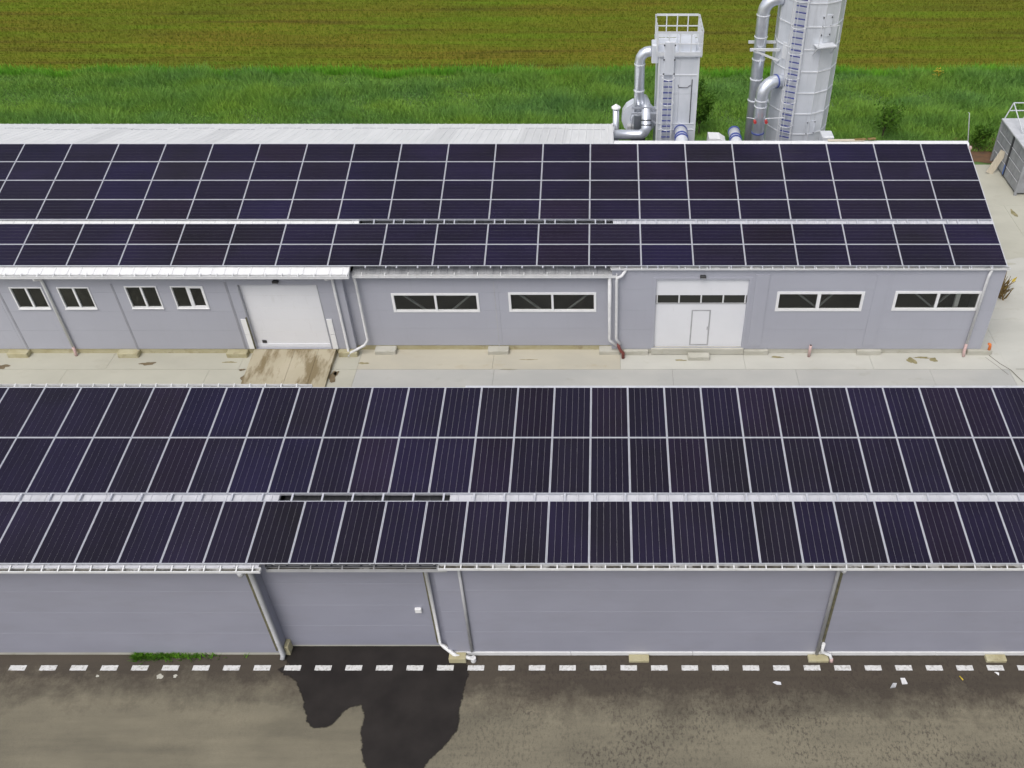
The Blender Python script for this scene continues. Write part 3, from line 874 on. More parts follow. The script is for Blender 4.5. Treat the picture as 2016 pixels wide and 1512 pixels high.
# lamps over the doors
def lamp(px, py, Y):
    p = at(px, py, Y)
    o = MB().bevbox(p.x - 0.12, p.x + 0.12, Y - 0.16, Y - 0.002, p.z - 0.03, p.z + 0.06, 0.02).build('wall_lamp', 'lamp_black', bb)
    MB().box(p.x - 0.09, p.x + 0.09, Y - 0.168, Y - 0.05, p.z - 0.045, p.z - 0.031).build('lens', 'lens_clear', o)
lamp(543, 553, YA)
lamp(1384, 543, YC)
# gutters and downpipes
pe = PB.pt(0, veA, -DA)
gay, gaz = pe.y - 0.05, pe.z - 0.10
gutter(bb, XL, XS1 + 0.02, pe.y - 0.12, pe.z - 0.01, 'gutter_white', 0.14, 0.12, 0.645, 0.16)
pe = PB.pt(0, veM, -DM)
gutter(bb, XS1 + 0.05, XS2 + 0.15, pe.y - 0.12, pe.z - 0.01, 'gutter_white', 0.14, 0.12, 0.93, 0.16)
gmy, gmz = pe.y - 0.05, pe.z - 0.10
pe = PB.pt(0, veC, -DC)
gutter(bb, XS2 - 0.1, XR + 0.05, pe.y - 0.13, pe.z + 0.0, 'gutter_white', 0.15, 0.085, 0.87, 0.2)
gcy, gcz = pe.y - 0.055, pe.z - 0.06
yg = 30.45
px_ = at(118, 630, YA - 0.1).x
pipe(bb, [(px_ - 0.02, gay, gaz), (px_ - 0.02, gay + 0.02, gaz - 0.12), (px_, YA - 0.14, gaz - 0.3), (px_, YA - 0.09, gaz - 0.45), (px_, YA - 0.09, 0.42)], 0.055, 'gutter_white')
pipe(bb, [(px_, YA - 0.09, 0.46), (px_, YA - 0.09, 0.22), (px_ + 0.02, YA - 0.16, 0.02)], 0.058, 'pink_plastic', 'pipe_end')
px_ = at(672, 630, YA - 0.1).x
pipe(bb, [(px_ - 0.14, gay, gaz), (px_ - 0.13, gay + 0.02, gaz - 0.1), (px_, YA - 0.12, gaz - 0.25), (px_, YA - 0.09, gaz - 0.4), (px_, YA - 0.09, 0.3), (px_ + 0.02, YA - 0.24, 0.04)], 0.055, 'gutter_white')
px2 = XS1 - 0.12
pipe(bb, [(px2 + 0.22, gmy, gmz), (px2 + 0.2, gmy + 0.02, gmz - 0.1), (px2 + 0.2, YM - 0.25, gmz - 0.22), (px2 + 0.2, YM - 0.2, gmz - 0.35), (px2 + 0.2, YM - 0.2, 0.72), (px2 + 0.05, YM - 0.3, 0.5), (px_ + 0.12, YA - 0.2, 0.22), (px_ + 0.02, YA - 0.2, 0.12)], 0.055, 'gutter_white')
px3 = at(1200, 610, YM - 0.1).x
pipe(bb, [(px3, gmy, gmz), (px3, gmy + 0.02, gmz - 0.1), (px3, YC - 0.16, gmz - 0.2), (px3, YC - 0.16, 0.95), (px3 + 0.02, YC - 0.16, 0.85), (px3 + 0.32, YC - 0.17, 0.58)], 0.06, 'gutter_white')
px4 = at(1213.5, 610, YM - 0.1).x
pipe(bb, [(px4 + 0.34, gcy, gcz), (px4 + 0.33, gcy, gcz - 0.12), (px4 + 0.2, YC - 0.17, gcz - 0.26), (px4 + 0.02, YC - 0.16, gcz - 0.36), (px4, YC - 0.16, gcz - 0.5), (px4, YC - 0.16, 0.95), (px4 + 0.16, YC - 0.17, 0.66)], 0.06, 'gutter_white')
pipe(bb, [(px4 + 0.08, YC - 0.17, 0.66), (px4 + 0.14, YC - 0.18, 0.45), (px4 + 0.2, YC - 0.25, 0.36), (px4 + 0.3, YC - 0.28, 0.26), (px4 + 0.3, YC - 0.33, 0.03)], 0.07, 'red_plastic', 'pipe_end')
px5 = at(1925, 610, YC - 0.1).x
pipe(bb, [(px5 + 0.08, gcy, gcz), (px5 + 0.07, gcy, gcz - 0.1), (px5, YC - 0.12, gcz - 0.25), (px5, YC - 0.09, gcz - 0.4), (px5, YC - 0.09, 0.6)], 0.058, 'gutter_white')
pipe(bb, [(px5, YC - 0.09, 0.62), (px5, YC - 0.09, 0.2), (px5 - 0.02, YC - 0.22, 0.02)], 0.062, 'pink_plastic', 'pipe_end')

# loose pieces by the back wall
x_ = gr(1591, 698).x
t = MB().tube([(x_, YC - 0.2, 0.0), (x_, YC - 0.2, 0.62)], 0.062, 14, caps=True).build('vent_pipe', 'pink_plastic', None, (x_, YC - 0.2, 0), smooth=True)
tag(t, 'short pink plastic pipe standing upright against the grey wall', 'pipe')
MB().tube([(x_, YC - 0.2, 0.622), (x_, YC - 0.2, 0.63)], 0.045, 12).build('pipe_mouth', 'lamp_black', t)
pp = gr(1944, 697)
t = MB().tube([(pp.x, pp.y, 0), (pp.x, pp.y, 0.42), (pp.x - 0.03, pp.y, 0.52), (pp.x - 0.1, pp.y, 0.56)], [0.07, 0.06, 0.065, 0.055], 12).build('marker_post', 'orange_plastic', None, (pp.x, pp.y, 0), smooth=True)
tag(t, 'small orange plastic post at the corner of the grey warehouse', 'post')
MB().tube([(pp.x, pp.y, 0.2), (pp.x, pp.y, 0.25)], 0.075, 12).build('collar', 'orange_plastic', t)

# brushwood leaning on the right end wall
mb = MB()
q = random.Random(5)
base = Vector((18.45, 35.4, 0))
bw = thing('brushwood_pile', base, 'heap of dry brown branches just behind the right end wall', 'branches')
for k in range(46):
    a = base + Vector((q.gauss(0, 0.14), q.gauss(0, 0.22), 0))
    e = a + Vector((q.gauss(0.05, 0.28), q.gauss(0, 0.35), q.uniform(0.45, 1.25)))
    MB().tube([a, e], [0.032, 0.01], 5).build('branch', 'brushwood', bw)
    if k % 2:
        d = (e - a).normalized()
        s_ = Vector((q.gauss(0, 1), q.gauss(0, 1), q.gauss(0, 1))).cross(d).normalized() * 0.07
        p_ = a.lerp(e, q.uniform(0.5, 0.9))
        MB().poly([p_ - d * 0.2, p_ + s_, p_ + d * 0.22, p_ - s_]).build('dry_leaf', 'flower_yellow' if k % 6 == 1 else 'brushwood', bw)

# loading ramp
rx0, rx1 = -14.95, -11.45
rm = thing('loading_ramp', ((rx0 + rx1) / 2, 29.5, 0), 'stained brown concrete ramp up to the left loading door', 'ramp')
for i, (xa, xb_) in enumerate(((rx0, rx0 + 1.75), (rx0 + 1.75, rx0 + 2.75), (rx0 + 2.75, rx1))):
    mb = MB()
    g = 0.006
    ya, ym, yb = 27.6, 30.25, YA - 0.02
    prof = [(ya, 0.02), (ym, 0.23), (yb, 0.27), (yb, 0.0), (ya, 0.0)]
    vs = [(xa + g, y, z) for y, z in prof] + [(xb_ - g, y, z) for y, z in prof]
    mb.add(vs, [tuple(range(4, -1, -1)), tuple(range(5, 10))] + [(k, (k + 1) % 5, 5 + (k + 1) % 5, 5 + k) for k in range(5)])
    mb.build('ramp_slab', 'ramp_concrete', rm)

# ================================================================== NEAR BUILDING
nb_ = thing('warehouse', (-1.0, 16.2, 0), 'grey warehouse nearest the camera beside the dashed road line', 'warehouse')
NA, NM, NC = 16.12, 16.42, 16.12
NX1, NX2, NXR, NXL = -9.3, -4.4, 18.0, -24.0
D1, D2 = 0.125, 0.46
vN = 3 * PL + 0.2547
for (x0, x1, ve, dr, mat, rb) in ((NXL, NX1, vN + 0.05, D1, 'roof_pale', 2), (NX1 + 0.02, NX2 - 0.02, vN - 0.2, D2, 'roof_dark', 2), (NX2, NXR, vN - 0.06, D1, 'roof_pale', 2)):
    dk = deck(nb_, PN, x0, x1, -0.1, ve - 0.01, dr, 0.10, mat)
    lay_sheets(dk, PN, x0, x1, -0.12, ve, dr, 0.866, rb, mat)
rx = []
x = XN0 - 18 * PW + 0.14
while x < XN0 + 13 * PW:
    rx.append(x)
    x += 0.866
rails(nb_, PN, rx, 0.02, vN - 0.02, 0.05)
for v in (2 * PL - 0.05, 2 * PL + 0.2547 + 0.06):
    MB().beam(PN.pt(NXL + 0.5, v, -0.11), PN.pt(NXR - 0.5, v, -0.11), 0.05, 0.04).build('cross_rail', 'aluminium', nb_)
# back edge flashing; the left stretch shows a wider cap with a small gutter
a = PN.pt(0, -0.12, -D1)
for i in range(9):
    xa, xb_ = NX2 + (NXR - NX2) * i / 9, NX2 + (NXR - NX2) * (i + 1) / 9
    MB().bevbox(xa + 0.003, xb_ - 0.003, a.y - 0.05, a.y + 0.035, a.z - 0.2, a.z + 0.035, 0.012).build('edge_flashing', 'roof_pale', nb_)
xe = at(612, 760, 22.3).x
gutter(nb_, NXL, xe, 22.26, 5.62, 'gutter_white', 0.13, 0.10, 0.5, 0.12)
# walls
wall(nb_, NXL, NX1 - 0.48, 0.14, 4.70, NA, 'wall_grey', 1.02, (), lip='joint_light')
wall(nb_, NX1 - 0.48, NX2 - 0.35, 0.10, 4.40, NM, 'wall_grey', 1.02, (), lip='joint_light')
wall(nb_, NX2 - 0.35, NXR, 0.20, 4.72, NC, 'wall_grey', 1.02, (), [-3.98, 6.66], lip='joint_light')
MB().box(NX1 - 0.58, NX1 - 0.48, NA + 0.1, NM + 0.25, 0.1, 4.35).build('wall_return', 'wall_grey', nb_)
MB().box(NX2 - 0.35, NX2 - 0.25, NC + 0.1, NM + 0.25, 0.1, 4.45).build('wall_return', 'wall_grey', nb_)
MB().box(NXL, NXR, 22.1, 22.2, 0.0, 5.4).build('rear_wall', 'wall_grey', nb_)
MB().box(NXR - 0.1, NXR, NC + 0.1, 22.1, 0.0, 4.5).build('end_wall', 'wall_grey', nb_)
MB().box(NXL, NXL + 0.1, NA + 0.1, 22.1, 0.0, 4.3).build('end_wall', 'wall_grey', nb_)
MB().box(NXL, NX1 - 0.48, NA + 0.02, NA + 0.2, 0.0, 0.13).build('plinth', 'plinth_pale', nb_)
MB().box(NX1 - 0.48, NX2 - 0.35, NM + 0.02, NM + 0.2, 0.0, 0.095).build('plinth', 'plinth_pale', nb_)
for i in range(6):
    xa, xb_ = NX2 - 0.33 + (NXR - NX2) * i / 6, NX2 - 0.33 + (NXR - NX2) * (i + 1) / 6
    MB().bevbox(xa + 0.003, xb_ - 0.003, NC - 0.03, NC + 0.1, 0.03, 0.195, 0.012).build('base_flashing', 'roof_soft', nb_)
MB().box(NX2 - 0.3, NXR, NC + 0.0, NC + 0.2, 0.0, 0.028).build('plinth', 'plinth', nb_)
for px, y0 in ((1258, 1300), (1610, 1297), (1957, 1292)):
    p = gr(px, y0)
    MB().bevbox(p.x - 0.31, p.x + 0.31, NC - 0.26, NC - 0.035, 0.0, 0.11, 0.015).build('column_footing', 'plinth', nb_)
MB().bevbox(-4.72, -4.2, NC - 0.28, NC - 0.035, 0.0, 0.22, 0.015).build('column_footing', 'plinth', nb_)
MB().bevbox(NX1 - 0.47, NX1 - 0.34, NA + 0.0, NM + 0.0, 0.0, 0.42, 0.01).build('column_footing', 'plinth', nb_)
# olive joint strips with the pipes' shadow side painted in, and downpipes
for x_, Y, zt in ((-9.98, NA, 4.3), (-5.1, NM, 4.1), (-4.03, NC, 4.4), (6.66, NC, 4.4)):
    MB().box(x_ - 0.045, x_ + 0.045, Y - 0.014, Y - 0.001, 0.24, zt).build('joint_shade_strip', 'olive_trim', nb_)
pipe(nb_, [(-9.82, 15.55, 4.80), (-9.82, 15.57, 4.68), (-9.82, NA - 0.1, 4.42), (-9.82, NA - 0.09, 4.25), (-9.82, NA - 0.09, 0.16), (-9.84, NA - 0.18, 0.05)], 0.075, 'pipe_grey')
pipe(nb_, [(-4.02, NC - 0.06, 4.62), (-4.02, NC - 0.06, 0.3)], 0.045, 'pipe_grey', 'conduit')
pipe(nb_, [(6.53, 15.64, 4.82), (6.53, 15.66, 4.7), (6.53, NC - 0.12, 4.42), (6.53, NC - 0.08, 4.25), (6.53, NC - 0.08, 0.2)], 0.055, 'pipe_grey')
pipe(nb_, [(6.66, NC - 0.09, 0.75), (6.66, NC - 0.09, 0.34), (6.92, NC - 0.12, 0.2), (6.97, NC - 0.2, 0.10)], 0.055, 'gutter_white', 'pipe_end')
pipe(nb_, [(6.97, NC - 0.19, 0.12), (6.98, NC - 0.24, 0.0)], 0.058, 'pink_plastic', 'pipe_end')
pipe(nb_, [(-5.02, 15.98, 4.42), (-5.02, 16.0, 4.34), (-5.02, NM - 0.1, 4.15), (-5.02, NM - 0.1, 0.34), (-4.9, NM - 0.16, 0.24), (-4.58, NC - 0.12, 0.25), (-4.5, NC - 0.14, 0.17), (-4.2, NC - 0.16, 0.14), (-4.02, NC - 0.18, 0.1), (-3.98, NC - 0.24, 0.03)], [0.045, 0.045, 0.045, 0.045, 0.06, 0.06, 0.06, 0.06, 0.06, 0.06], 'gutter_white')
MB().tube([(-3.98, NC - 0.2, 0.0), (-3.98, NC - 0.2, 0.16)], 0.085, 12).build('drain_cup', 'gutter_white', nb_)
# fascia and gutters
pe = PN.pt(0, vN + 0.05, -D1)
gutter(nb_, NXL, NX1 + 0.05, pe.y - 0.11, pe.z - 0.01, 'gutter_white', 0.13, 0.09, 0.436, 0.16)
pe = PN.pt(0, vN - 0.2, -D2)
gutter(nb_, NX1 + 0.08, NX2 + 0.1, pe.y - 0.10, pe.z + 0.0, 'pipe_grey', 0.13, 0.12, 0.866, 0.12)
pe = PN.pt(0, vN - 0.06, -D1)
gutter(nb_, NX2 - 0.05, NXR, pe.y - 0.14, pe.z - 0.005, 'gutter_white', 0.15, 0.09, 0.433, 0.22)
# small white box on the recessed wall
p = at(824, 1199, NM)
jb = thing('junction_box', (p.x, NM, p.z), 'small square white box fixed to the recessed grey wall', 'box')
MB().bevbox(p.x - 0.1, p.x + 0.1, NM - 0.075, NM - 0.001, p.z - 0.1, p.z + 0.1, 0.015).build('housing', 'box_white', jb)
MB().box(p.x - 0.085, p.x + 0.085, NM - 0.083, NM - 0.076, p.z - 0.085, p.z + 0.07).build('lid', 'box_white', jb)

# ================================================================== SOLAR PANELS
def panel_meshes():
    w, h, fr, th = PW - 0.012, PL - 0.012, 0.017, 0.035
    F = MB()
    for (x0, x1, y0, y1) in ((-w / 2, w / 2, h / 2 - fr, h / 2), (-w / 2, w / 2, -h / 2, -h / 2 + fr), (-w / 2, -w / 2 + fr, -h / 2 + fr, h / 2 - fr), (w / 2 - fr, w / 2, -h / 2 + fr, h / 2 - fr)):
        F.box(x0, x1, y0, y1, -th, 0.0)
    B = MB().box(-w / 2 + fr, w / 2 - fr, -h / 2 + fr, h / 2 - fr, -0.02, -0.006)
    n_, mar, gap = 6, 0.005, 0.0033
    iw = w - 2 * fr - 2 * mar
    cw = (iw - gap * (n_ - 1)) / n_
    hh = h / 2 - fr - mar
    C = MB().box(-cw / 2, cw / 2, -hh, hh, -0.0058, -0.0035)
    res = []
    for nm, b2, mt in (('frame', F, 'aluminium'), ('backsheet', B, 'backsheet'), ('cell_strip', C, 'solar_cell')):
        me = bpy.data.meshes.new(nm)
        me.from_pydata(b2.v, [], b2.f)
        me.materials.append(MATS[mt])
        res.append(me)
    offs = [-iw / 2 + cw / 2 + i * (cw + gap) for i in range(n_)]
    return res, offs
(PF, PBK, PCS), OFFS = panel_meshes()
TINTS = [(0.0140, 0.0115, 0.0270), (0.0150, 0.0122, 0.0200), (0.0150, 0.0130, 0.0165), (0.0125, 0.0110, 0.0310), (0.0172, 0.0115, 0.0210), (0.0142, 0.0118, 0.0230)]
def solar_panel(plane, xc, vc, landscape, label, group, tint):
    o = bpy.data.objects.new('solar_panel', None)
    o.empty_display_size = 0.2
    COL.objects.link(o)
    o.location = plane.pt(xc, vc)
    e = Matrix.Rotation(plane.a + rng.uniform(-0.0015, 0.0015), 4, 'X') @ Matrix.Rotation(math.pi / 2 if landscape else 0.0, 4, 'Z')
    o.rotation_euler = e.to_euler()
    tag(o, label, 'solar panel', group)
    for me, nm in ((PF, 'frame'), (PBK, 'backsheet')):
        c = bpy.data.objects.new(nm, me)
        COL.objects.link(c)
        c.parent = o
    for u in OFFS:
        c = bpy.data.objects.new('cell_strip', PCS)
        COL.objects.link(c)
        c.parent = o
        c.location = (u, 0, 0)
        j = rng.uniform(0.93, 1.07)
        c.color = (tint[0] * j, tint[1] * j, tint[2] * j, 1)
ORD = ['first', 'second', 'third', 'fourth', 'fifth', 'sixth', 'seventh', 'eighth', 'ninth', 'tenth', 'eleventh', 'twelfth', 'thirteenth', 'fourteenth', 'fifteenth', 'sixteenth', 'seventeenth', 'eighteenth', 'nineteenth', 'twentieth', 'twenty-first', 'twenty-second', 'twenty-third', 'twenty-fourth', 'twenty-fifth', 'twenty-sixth', 'twenty-seventh', 'twenty-eighth', 'twenty-ninth', 'thirtieth', 'thirty-first', 'thirty-second']
def tintpick(bias):
    t = TINTS[rng.choices(range(6), bias)[0]]
    j = rng.uniform(0.9, 1.1)
    mean = (0.0148, 0.0122, 0.0240)
    return tuple((0.5 * c + 0.5 * m_) * j for c, m_ in zip(t, mean))
for r in range(6):
    k0 = -14 if r < 4 else -13
    for k in range(k0, 8):
        nth = 8 - k
        lab = 'landscape solar panel on far roof, %s row below ridge, %s from right end' % (ORD[r], ORD[nth - 1])
        solar_panel(PB, XB0 + (k + 0.5) * PL, VB[r] + PW / 2, True, lab, 'solar panels on the far warehouse roof', tintpick((4, 2.5, 0.7, 1.0, 1.6, 5)))
rowname = ['top row', 'middle row', 'bottom row']
for r in range(3):
    k0, k1 = ((-18, 13), (-17, 12), (-15, 11))[r]
    # first column that shows at the left picture edge
    kf = (-17, -16, -14)[r]
    for k in range(k0, k1):
        if k < kf:
            lab = 'upright solar panel on near roof, %s, just beyond left picture edge' % rowname[r]
        else:
            lab = 'upright solar panel on near roof, %s, %s from left picture edge' % (rowname[r], ORD[k - kf])
        bias = (3.5, 2, 1, 1.2, 1, 4) if r < 2 else (1.5, 4, 2.5, 0.6, 2, 3)
        if k > -5 and r < 2: bias = (1.5, 3.5, 2.2, 0.6, 2.5, 3)
        solar_panel(PN, XN0 + (k + 0.5) * PW, VN[r] + PL / 2, False, lab, 'solar panels on the near warehouse roof', tintpick(bias))

# ================================================================== DUST FILTER TOWERS
def elbow(c, r, a0, a1, plane_u, plane_w, n=7):
    """arc of points about c in the plane (u, w)"""
    u, w = Vector(plane_u), Vector(plane_w)
    return [Vector(c) + u * (r * math.cos(a0 + (a1 - a0) * i / (n - 1))) + w * (r * math.sin(a0 + (a1 - a0) * i / (n - 1))) for i in range(n)]
def ladder(parent, p0, p1, w, side, out, step=0.28, cage_from=0.3, hoop=0.9):
    """caged ladder: stiles, rungs and hoops; side = across, out = away from wall"""
    p0, p1, side, out = Vector(p0), Vector(p1), Vector(side).normalized(), Vector(out).normalized()
    ld = MB().beam(p0 - side * w / 2, p1 - side * w / 2, 0.055, 0.04, up=out).beam(p0 + side * w / 2, p1 + side * w / 2, 0.055, 0.04, up=out).build('ladder', 'galv_light', parent)
    L_ = (p1 - p0).length
    n_ = int(L_ / step)
    for i in range(1, n_):
        c = p0.lerp(p1, i / n_)
        MB().beam(c - side * (w / 2 - 0.03), c + side * (w / 2 - 0.03), 0.046, 0.046).build('rung', 'rung_shade', ld)
    h = cage_from
    while h < L_:
        c = p0.lerp(p1, h / L_)
        pts = [c + side * (w * 0.62 * math.cos(a)) + out * (0.05 + 0.42 * math.sin(a)) for a in [math.pi * k / 8 for k in range(9)]]
        MB().tube(pts, 0.014, 6).build('cage_hoop', 'galv_light', ld)
        h += hoop
    for a in (0.5, math.pi / 2, math.pi - 0.5):
        off = side * (w * 0.62 * math.cos(a)) + out * (0.05 + 0.42 * math.sin(a))
        MB().beam(p0.lerp(p1, cage_from / L_) + off, p1 + off, 0.022, 0.01, up=out).build('cage_bar', 'galv_light', ld)
    return ld

# --- square filter tower
T1 = thing('filter_tower', (3.4, 42.0, 0), 'square galvanised filter tower with open railing round its flat top', 'filter tower')
tx0, tx1, ty0, ty1, tz = 2.52, 4.30, 41.0, 43.05, 9.05
MB().box(tx0 + 0.03, tx1 - 0.03, ty0 + 0.03, ty1 - 0.03, 0.6, tz - 0.05).build('core', 'galv_sheet', T1)
zr = [0.6, 2.4, 4.3, 5.55, 5.85, 7.3, 8.2, tz - 0.06]
xr = [tx0, tx0 + 0.95, tx1]
for za, zb in zip(zr[:-1], zr[1:]):
    for xa, xb_ in zip(xr[:-1], xr[1:]):
        MB().box(xa + 0.006, xb_ - 0.006, ty0 - 0.005, ty0 + 0.028, za + 0.006, zb - 0.006).build('cladding_panel', 'galv_sheet', T1)
    for ya, yb in ((ty0 + 0.035, ty0 + 1.0), (ty0 + 1.0, ty1 - 0.035)):
        MB().box(tx0 - 0.005, tx0 + 0.028, ya + 0.006, yb - 0.006, za + 0.006, zb - 0.006).build('cladding_panel', 'galv_sheet', T1)
        MB().box(tx1 - 0.028, tx1 + 0.005, ya + 0.006, yb - 0.006, za + 0.006, zb - 0.006).build('cladding_panel', 'galv_sheet', T1)
for xx, yy in ((tx0, ty0), (tx1, ty0), (tx0, ty1), (tx1, ty1)):
    MB().box(xx - 0.04, xx + 0.04, yy - 0.04, yy + 0.04, 0.0, tz).build('corner_post', 'galv_light', T1)
for zz in (5.55, 5.85, 8.2):
    MB().box(tx0 + 0.045, tx1 - 0.045, ty0 - 0.03, ty0 - 0.006, zz - 0.02, zz + 0.02).build('flange', 'galv_light', T1)
MB().box(tx0 - 0.12, tx1 + 0.12, ty0 - 0.1, ty1 + 0.1, tz, tz + 0.05).build('top_deck', 'galv_sheet', T1)
rz = tz + 0.05
cs = [(tx0 - 0.1, ty0 - 0.08), (tx1 + 0.1, ty0 - 0.08), (tx1 + 0.1, ty1 + 0.08), (tx0 - 0.1, ty1 + 0.08)]
for i in range(4):
    (xa, ya), (xb_, yb) = cs[i], cs[(i + 1) % 4]
    n_ = 4
    for k in range(n_):
        xx, yy = xa + (xb_ - xa) * k / n_, ya + (yb - ya) * k / n_
        MB().box(xx - 0.025, xx + 0.025, yy - 0.025, yy + 0.025, rz, rz + 1.08).build('railing_post', 'galv_light', T1)
    for zz, hh in ((1.05, 0.10), (0.55, 0.05), (0.1, 0.16)):
        dx, dy = (xb_ - xa), (yb - ya)
        ln = math.hypot(dx, dy)
        ux, uy = dx / ln, dy / ln
        MB().beam((xa + ux * 0.03 - uy * -0.03, ya + uy * 0.03 + ux * -0.03, rz + zz), (xb_ - ux * 0.03 + uy * 0.03, yb - uy * 0.03 - ux * 0.03, rz + zz), 0.02, hh).build('railing_bar', 'galv_light', T1)
MB().bevbox(tx0 + 0.2, tx0 + 0.68, ty0 - 0.13, ty0 - 0.03, 8.25, 9.75, 0.02).build('ladder_gate', 'galv_sheet', T1)
MB().bevbox(tx0 + 0.85, tx1 - 0.1, ty0 + 0.5, ty1 - 0.5, rz, rz + 0.35, 0.03).build('top_hatch', 'galv_sheet', T1)
for xx in (tx0 + 0.2, tx0 + 0.68):
    for zz in (8.3, 8.95, 9.6):
        MB().box(xx - 0.03, xx + 0.03, ty0 - 0.17, ty0 - 0.131, zz - 0.03, zz + 0.03).build('bracket', 'dark_steel', T1)
ladder(T1, (tx0 + 0.42, ty0 - 0.18, 2.0), (tx0 + 0.42, ty0 - 0.18, 8.25), 0.46, (1, 0, 0), (0, -1, 0), 0.265, 1.4, 1.2)
MB().tube([(tx1 - 0.25, ty0 - 0.03, 8.0), (tx1 - 0.25, ty0 - 0.03, 5.9)], 0.02, 6).build('conduit', 'dark_steel', T1)
MB().tube([(tx0 + 0.9, ty0 - 0.03, 7.75), (tx0 + 0.93, ty0 - 0.03, 7.62), (tx1 - 0.45, ty0 - 0.03, 7.62), (tx1 - 0.3, ty0 - 0.03, 7.74)], 0.012, 6).build('conduit', 'dark_steel', T1)
# clean-air duct on its left side
c0 = at(1285, 100, 41.9)
dx_ = at(1259, 150, 41.9).x
zd = c0.z - 0.02
MB().bevbox(tx0 - 0.32, tx0 - 0.01, 41.55, 42.25, zd - 0.42, zd + 0.42, 0.03).build('duct_flange', 'galv_sheet', T1)
rd = 0.235
rbend = 0.45
pts = [(tx0 - 0.33, 41.9, zd)] + [Vector((dx_ + rbend - rbend * math.sin(a), 41.9, zd - rbend + rbend * math.cos(a))) for a in [math.pi / 2 * k / 4 for k in range(5)]]
dct = MB().tube(pts + [(dx_, 41.9, 5.0)], rd, 16).build('duct', 'galvanised', T1, smooth=True)
for zz in (8.35, 7.1, 5.95):
    MB().tube([(dx_, 41.9, zz - 0.02), (dx_, 41.9, zz + 0.02)], rd + 0.025, 16).build('duct_collar', 'galv_light', dct)
for zz, yy in ((6.35, 41.6), (6.1, 41.55)):
    MB().beam((dx_ - 0.35, yy, zz), (tx0, yy + 0.05, zz), 0.06, 0.09).build('duct_bracket', 'galvanised', T1)
MB().beam((dx_ + 0.2, 41.55, 6.05), (tx0 - 0.02, 41.6, 5.6), 0.05, 0.08).build('duct_bracket', 'galvanised', T1)
# fan housing under the duct
F1 = thing('extractor_fan', (1.7, 42.9, 0), 'round galvanised extractor fan housing left of the square tower', 'fan')
cx_, cz_ = at(1257, 228, 42.9).x, at(1257, 228, 42.9).z
n_ = 14
poly = []
for k in range(n_):
    a = 2 * math.pi * k / n_
    rr = 0.78 + 0.14 * (k / n_)
    poly.append((cx_ + rr * math.cos(a + 0.6), cz_ + rr * math.sin(a + 0.6)))
vs = [(x, 42.6, z) for x, z in poly] + [(x, 43.2, z) for x, z in poly]
MB().add(vs, [tuple(range(n_)), tuple(range(2 * n_ - 1, n_ - 1, -1))] + [(k, n_ + k, n_ + (k + 1) % n_, (k + 1) % n_) for k in range(n_)]).build('volute', 'galv_sheet', F1)
MB().tube([(cx_, 42.61, cz_), (cx_, 42.45, cz_)], [0.42, 0.34], 16).build('inlet_cone', 'galvanised', F1, smooth=True)
MB().box(cx_ - 0.35, cx_ + 0.35, 42.65, 43.15, 0.0, cz_ - 0.6).build('stand', 'dark_steel', F1)
for xx in (cx_ - 0.45, cx_ - 0.2):
    MB().bevbox(xx - 0.1, xx + 0.1, 42.3, 42.59, cz_ - 0.95, cz_ - 0.25, 0.02).build('motor_box', 'pipe_grey', F1)
# return duct bending down and left on to the roof
pxr = at(1272, 225, 41.6).x
zt_ = at(1272, 205, 41.6).z - 0.35
zh = at(1230, 266, 41.2).z
rb2 = 0.35
pts = [(pxr - 0.1, 42.58, zt_ + 0.2), (pxr - 0.02, 42.1, zt_ + 0.18), (pxr, 41.7, zt_ - 0.05), (pxr, 41.5, zt_ - 0.4), (pxr, 41.35, zh + rb2 + 0.1)]
pts += [Vector((pxr - rb2 + rb2 * math.cos(a), 41.25, zh + rb2 - rb2 * math.sin(a))) for a in [math.pi / 2 * k / 4 for k in range(5)]]
pts += [(0.48, 41.25, zh)]
D2_ = thing('return_duct', (1.2, 41.3, 0), 'silver duct bending down and running left into the white roof end', 'duct')
MB().tube(pts, 0.23, 16).build('pipe_run', 'galvanised', D2_, smooth=True)
for k in (3, 4):
    p = Vector(pts[k])
    MB().tube([p + Vector((0, 0.01, 0.025)), p - Vector((0, 0.01, 0.025))], 0.26, 16).build('duct_collar', 'dark_steel', D2_)
MB().bevbox(0.47, 0.52, 40.95, 41.55, zh - 0.3, zh + 0.3, 0.01).build('wall_plate', 'galv_light', D2_)
# capped vent
vx = at(1213, 230, 42.3).x
vz = at(1213, 219, 42.3).z
V1 = thing('capped_vent', (vx, 42.9, 0), 'thin metal flue with a white conical rain cap', 'flue')
MB().tube([(vx, 42.75, 3.0), (vx, 42.75, vz - 0.1)], 0.155, 14).build('flue_pipe', 'galvanised', V1, smooth=True)
MB().tube([(vx, 42.75, vz - 0.1), (vx, 42.75, vz - 0.04)], 0.1, 10).build('flue_neck', 'dark_steel', V1)
MB().tube([(vx, 42.75, vz - 0.04), (vx, 42.75, vz + 0.02), (vx, 42.75, vz + 0.17)], [0.22, 0.22, 0.01], 16).build('rain_cap', 'roof_white', V1)

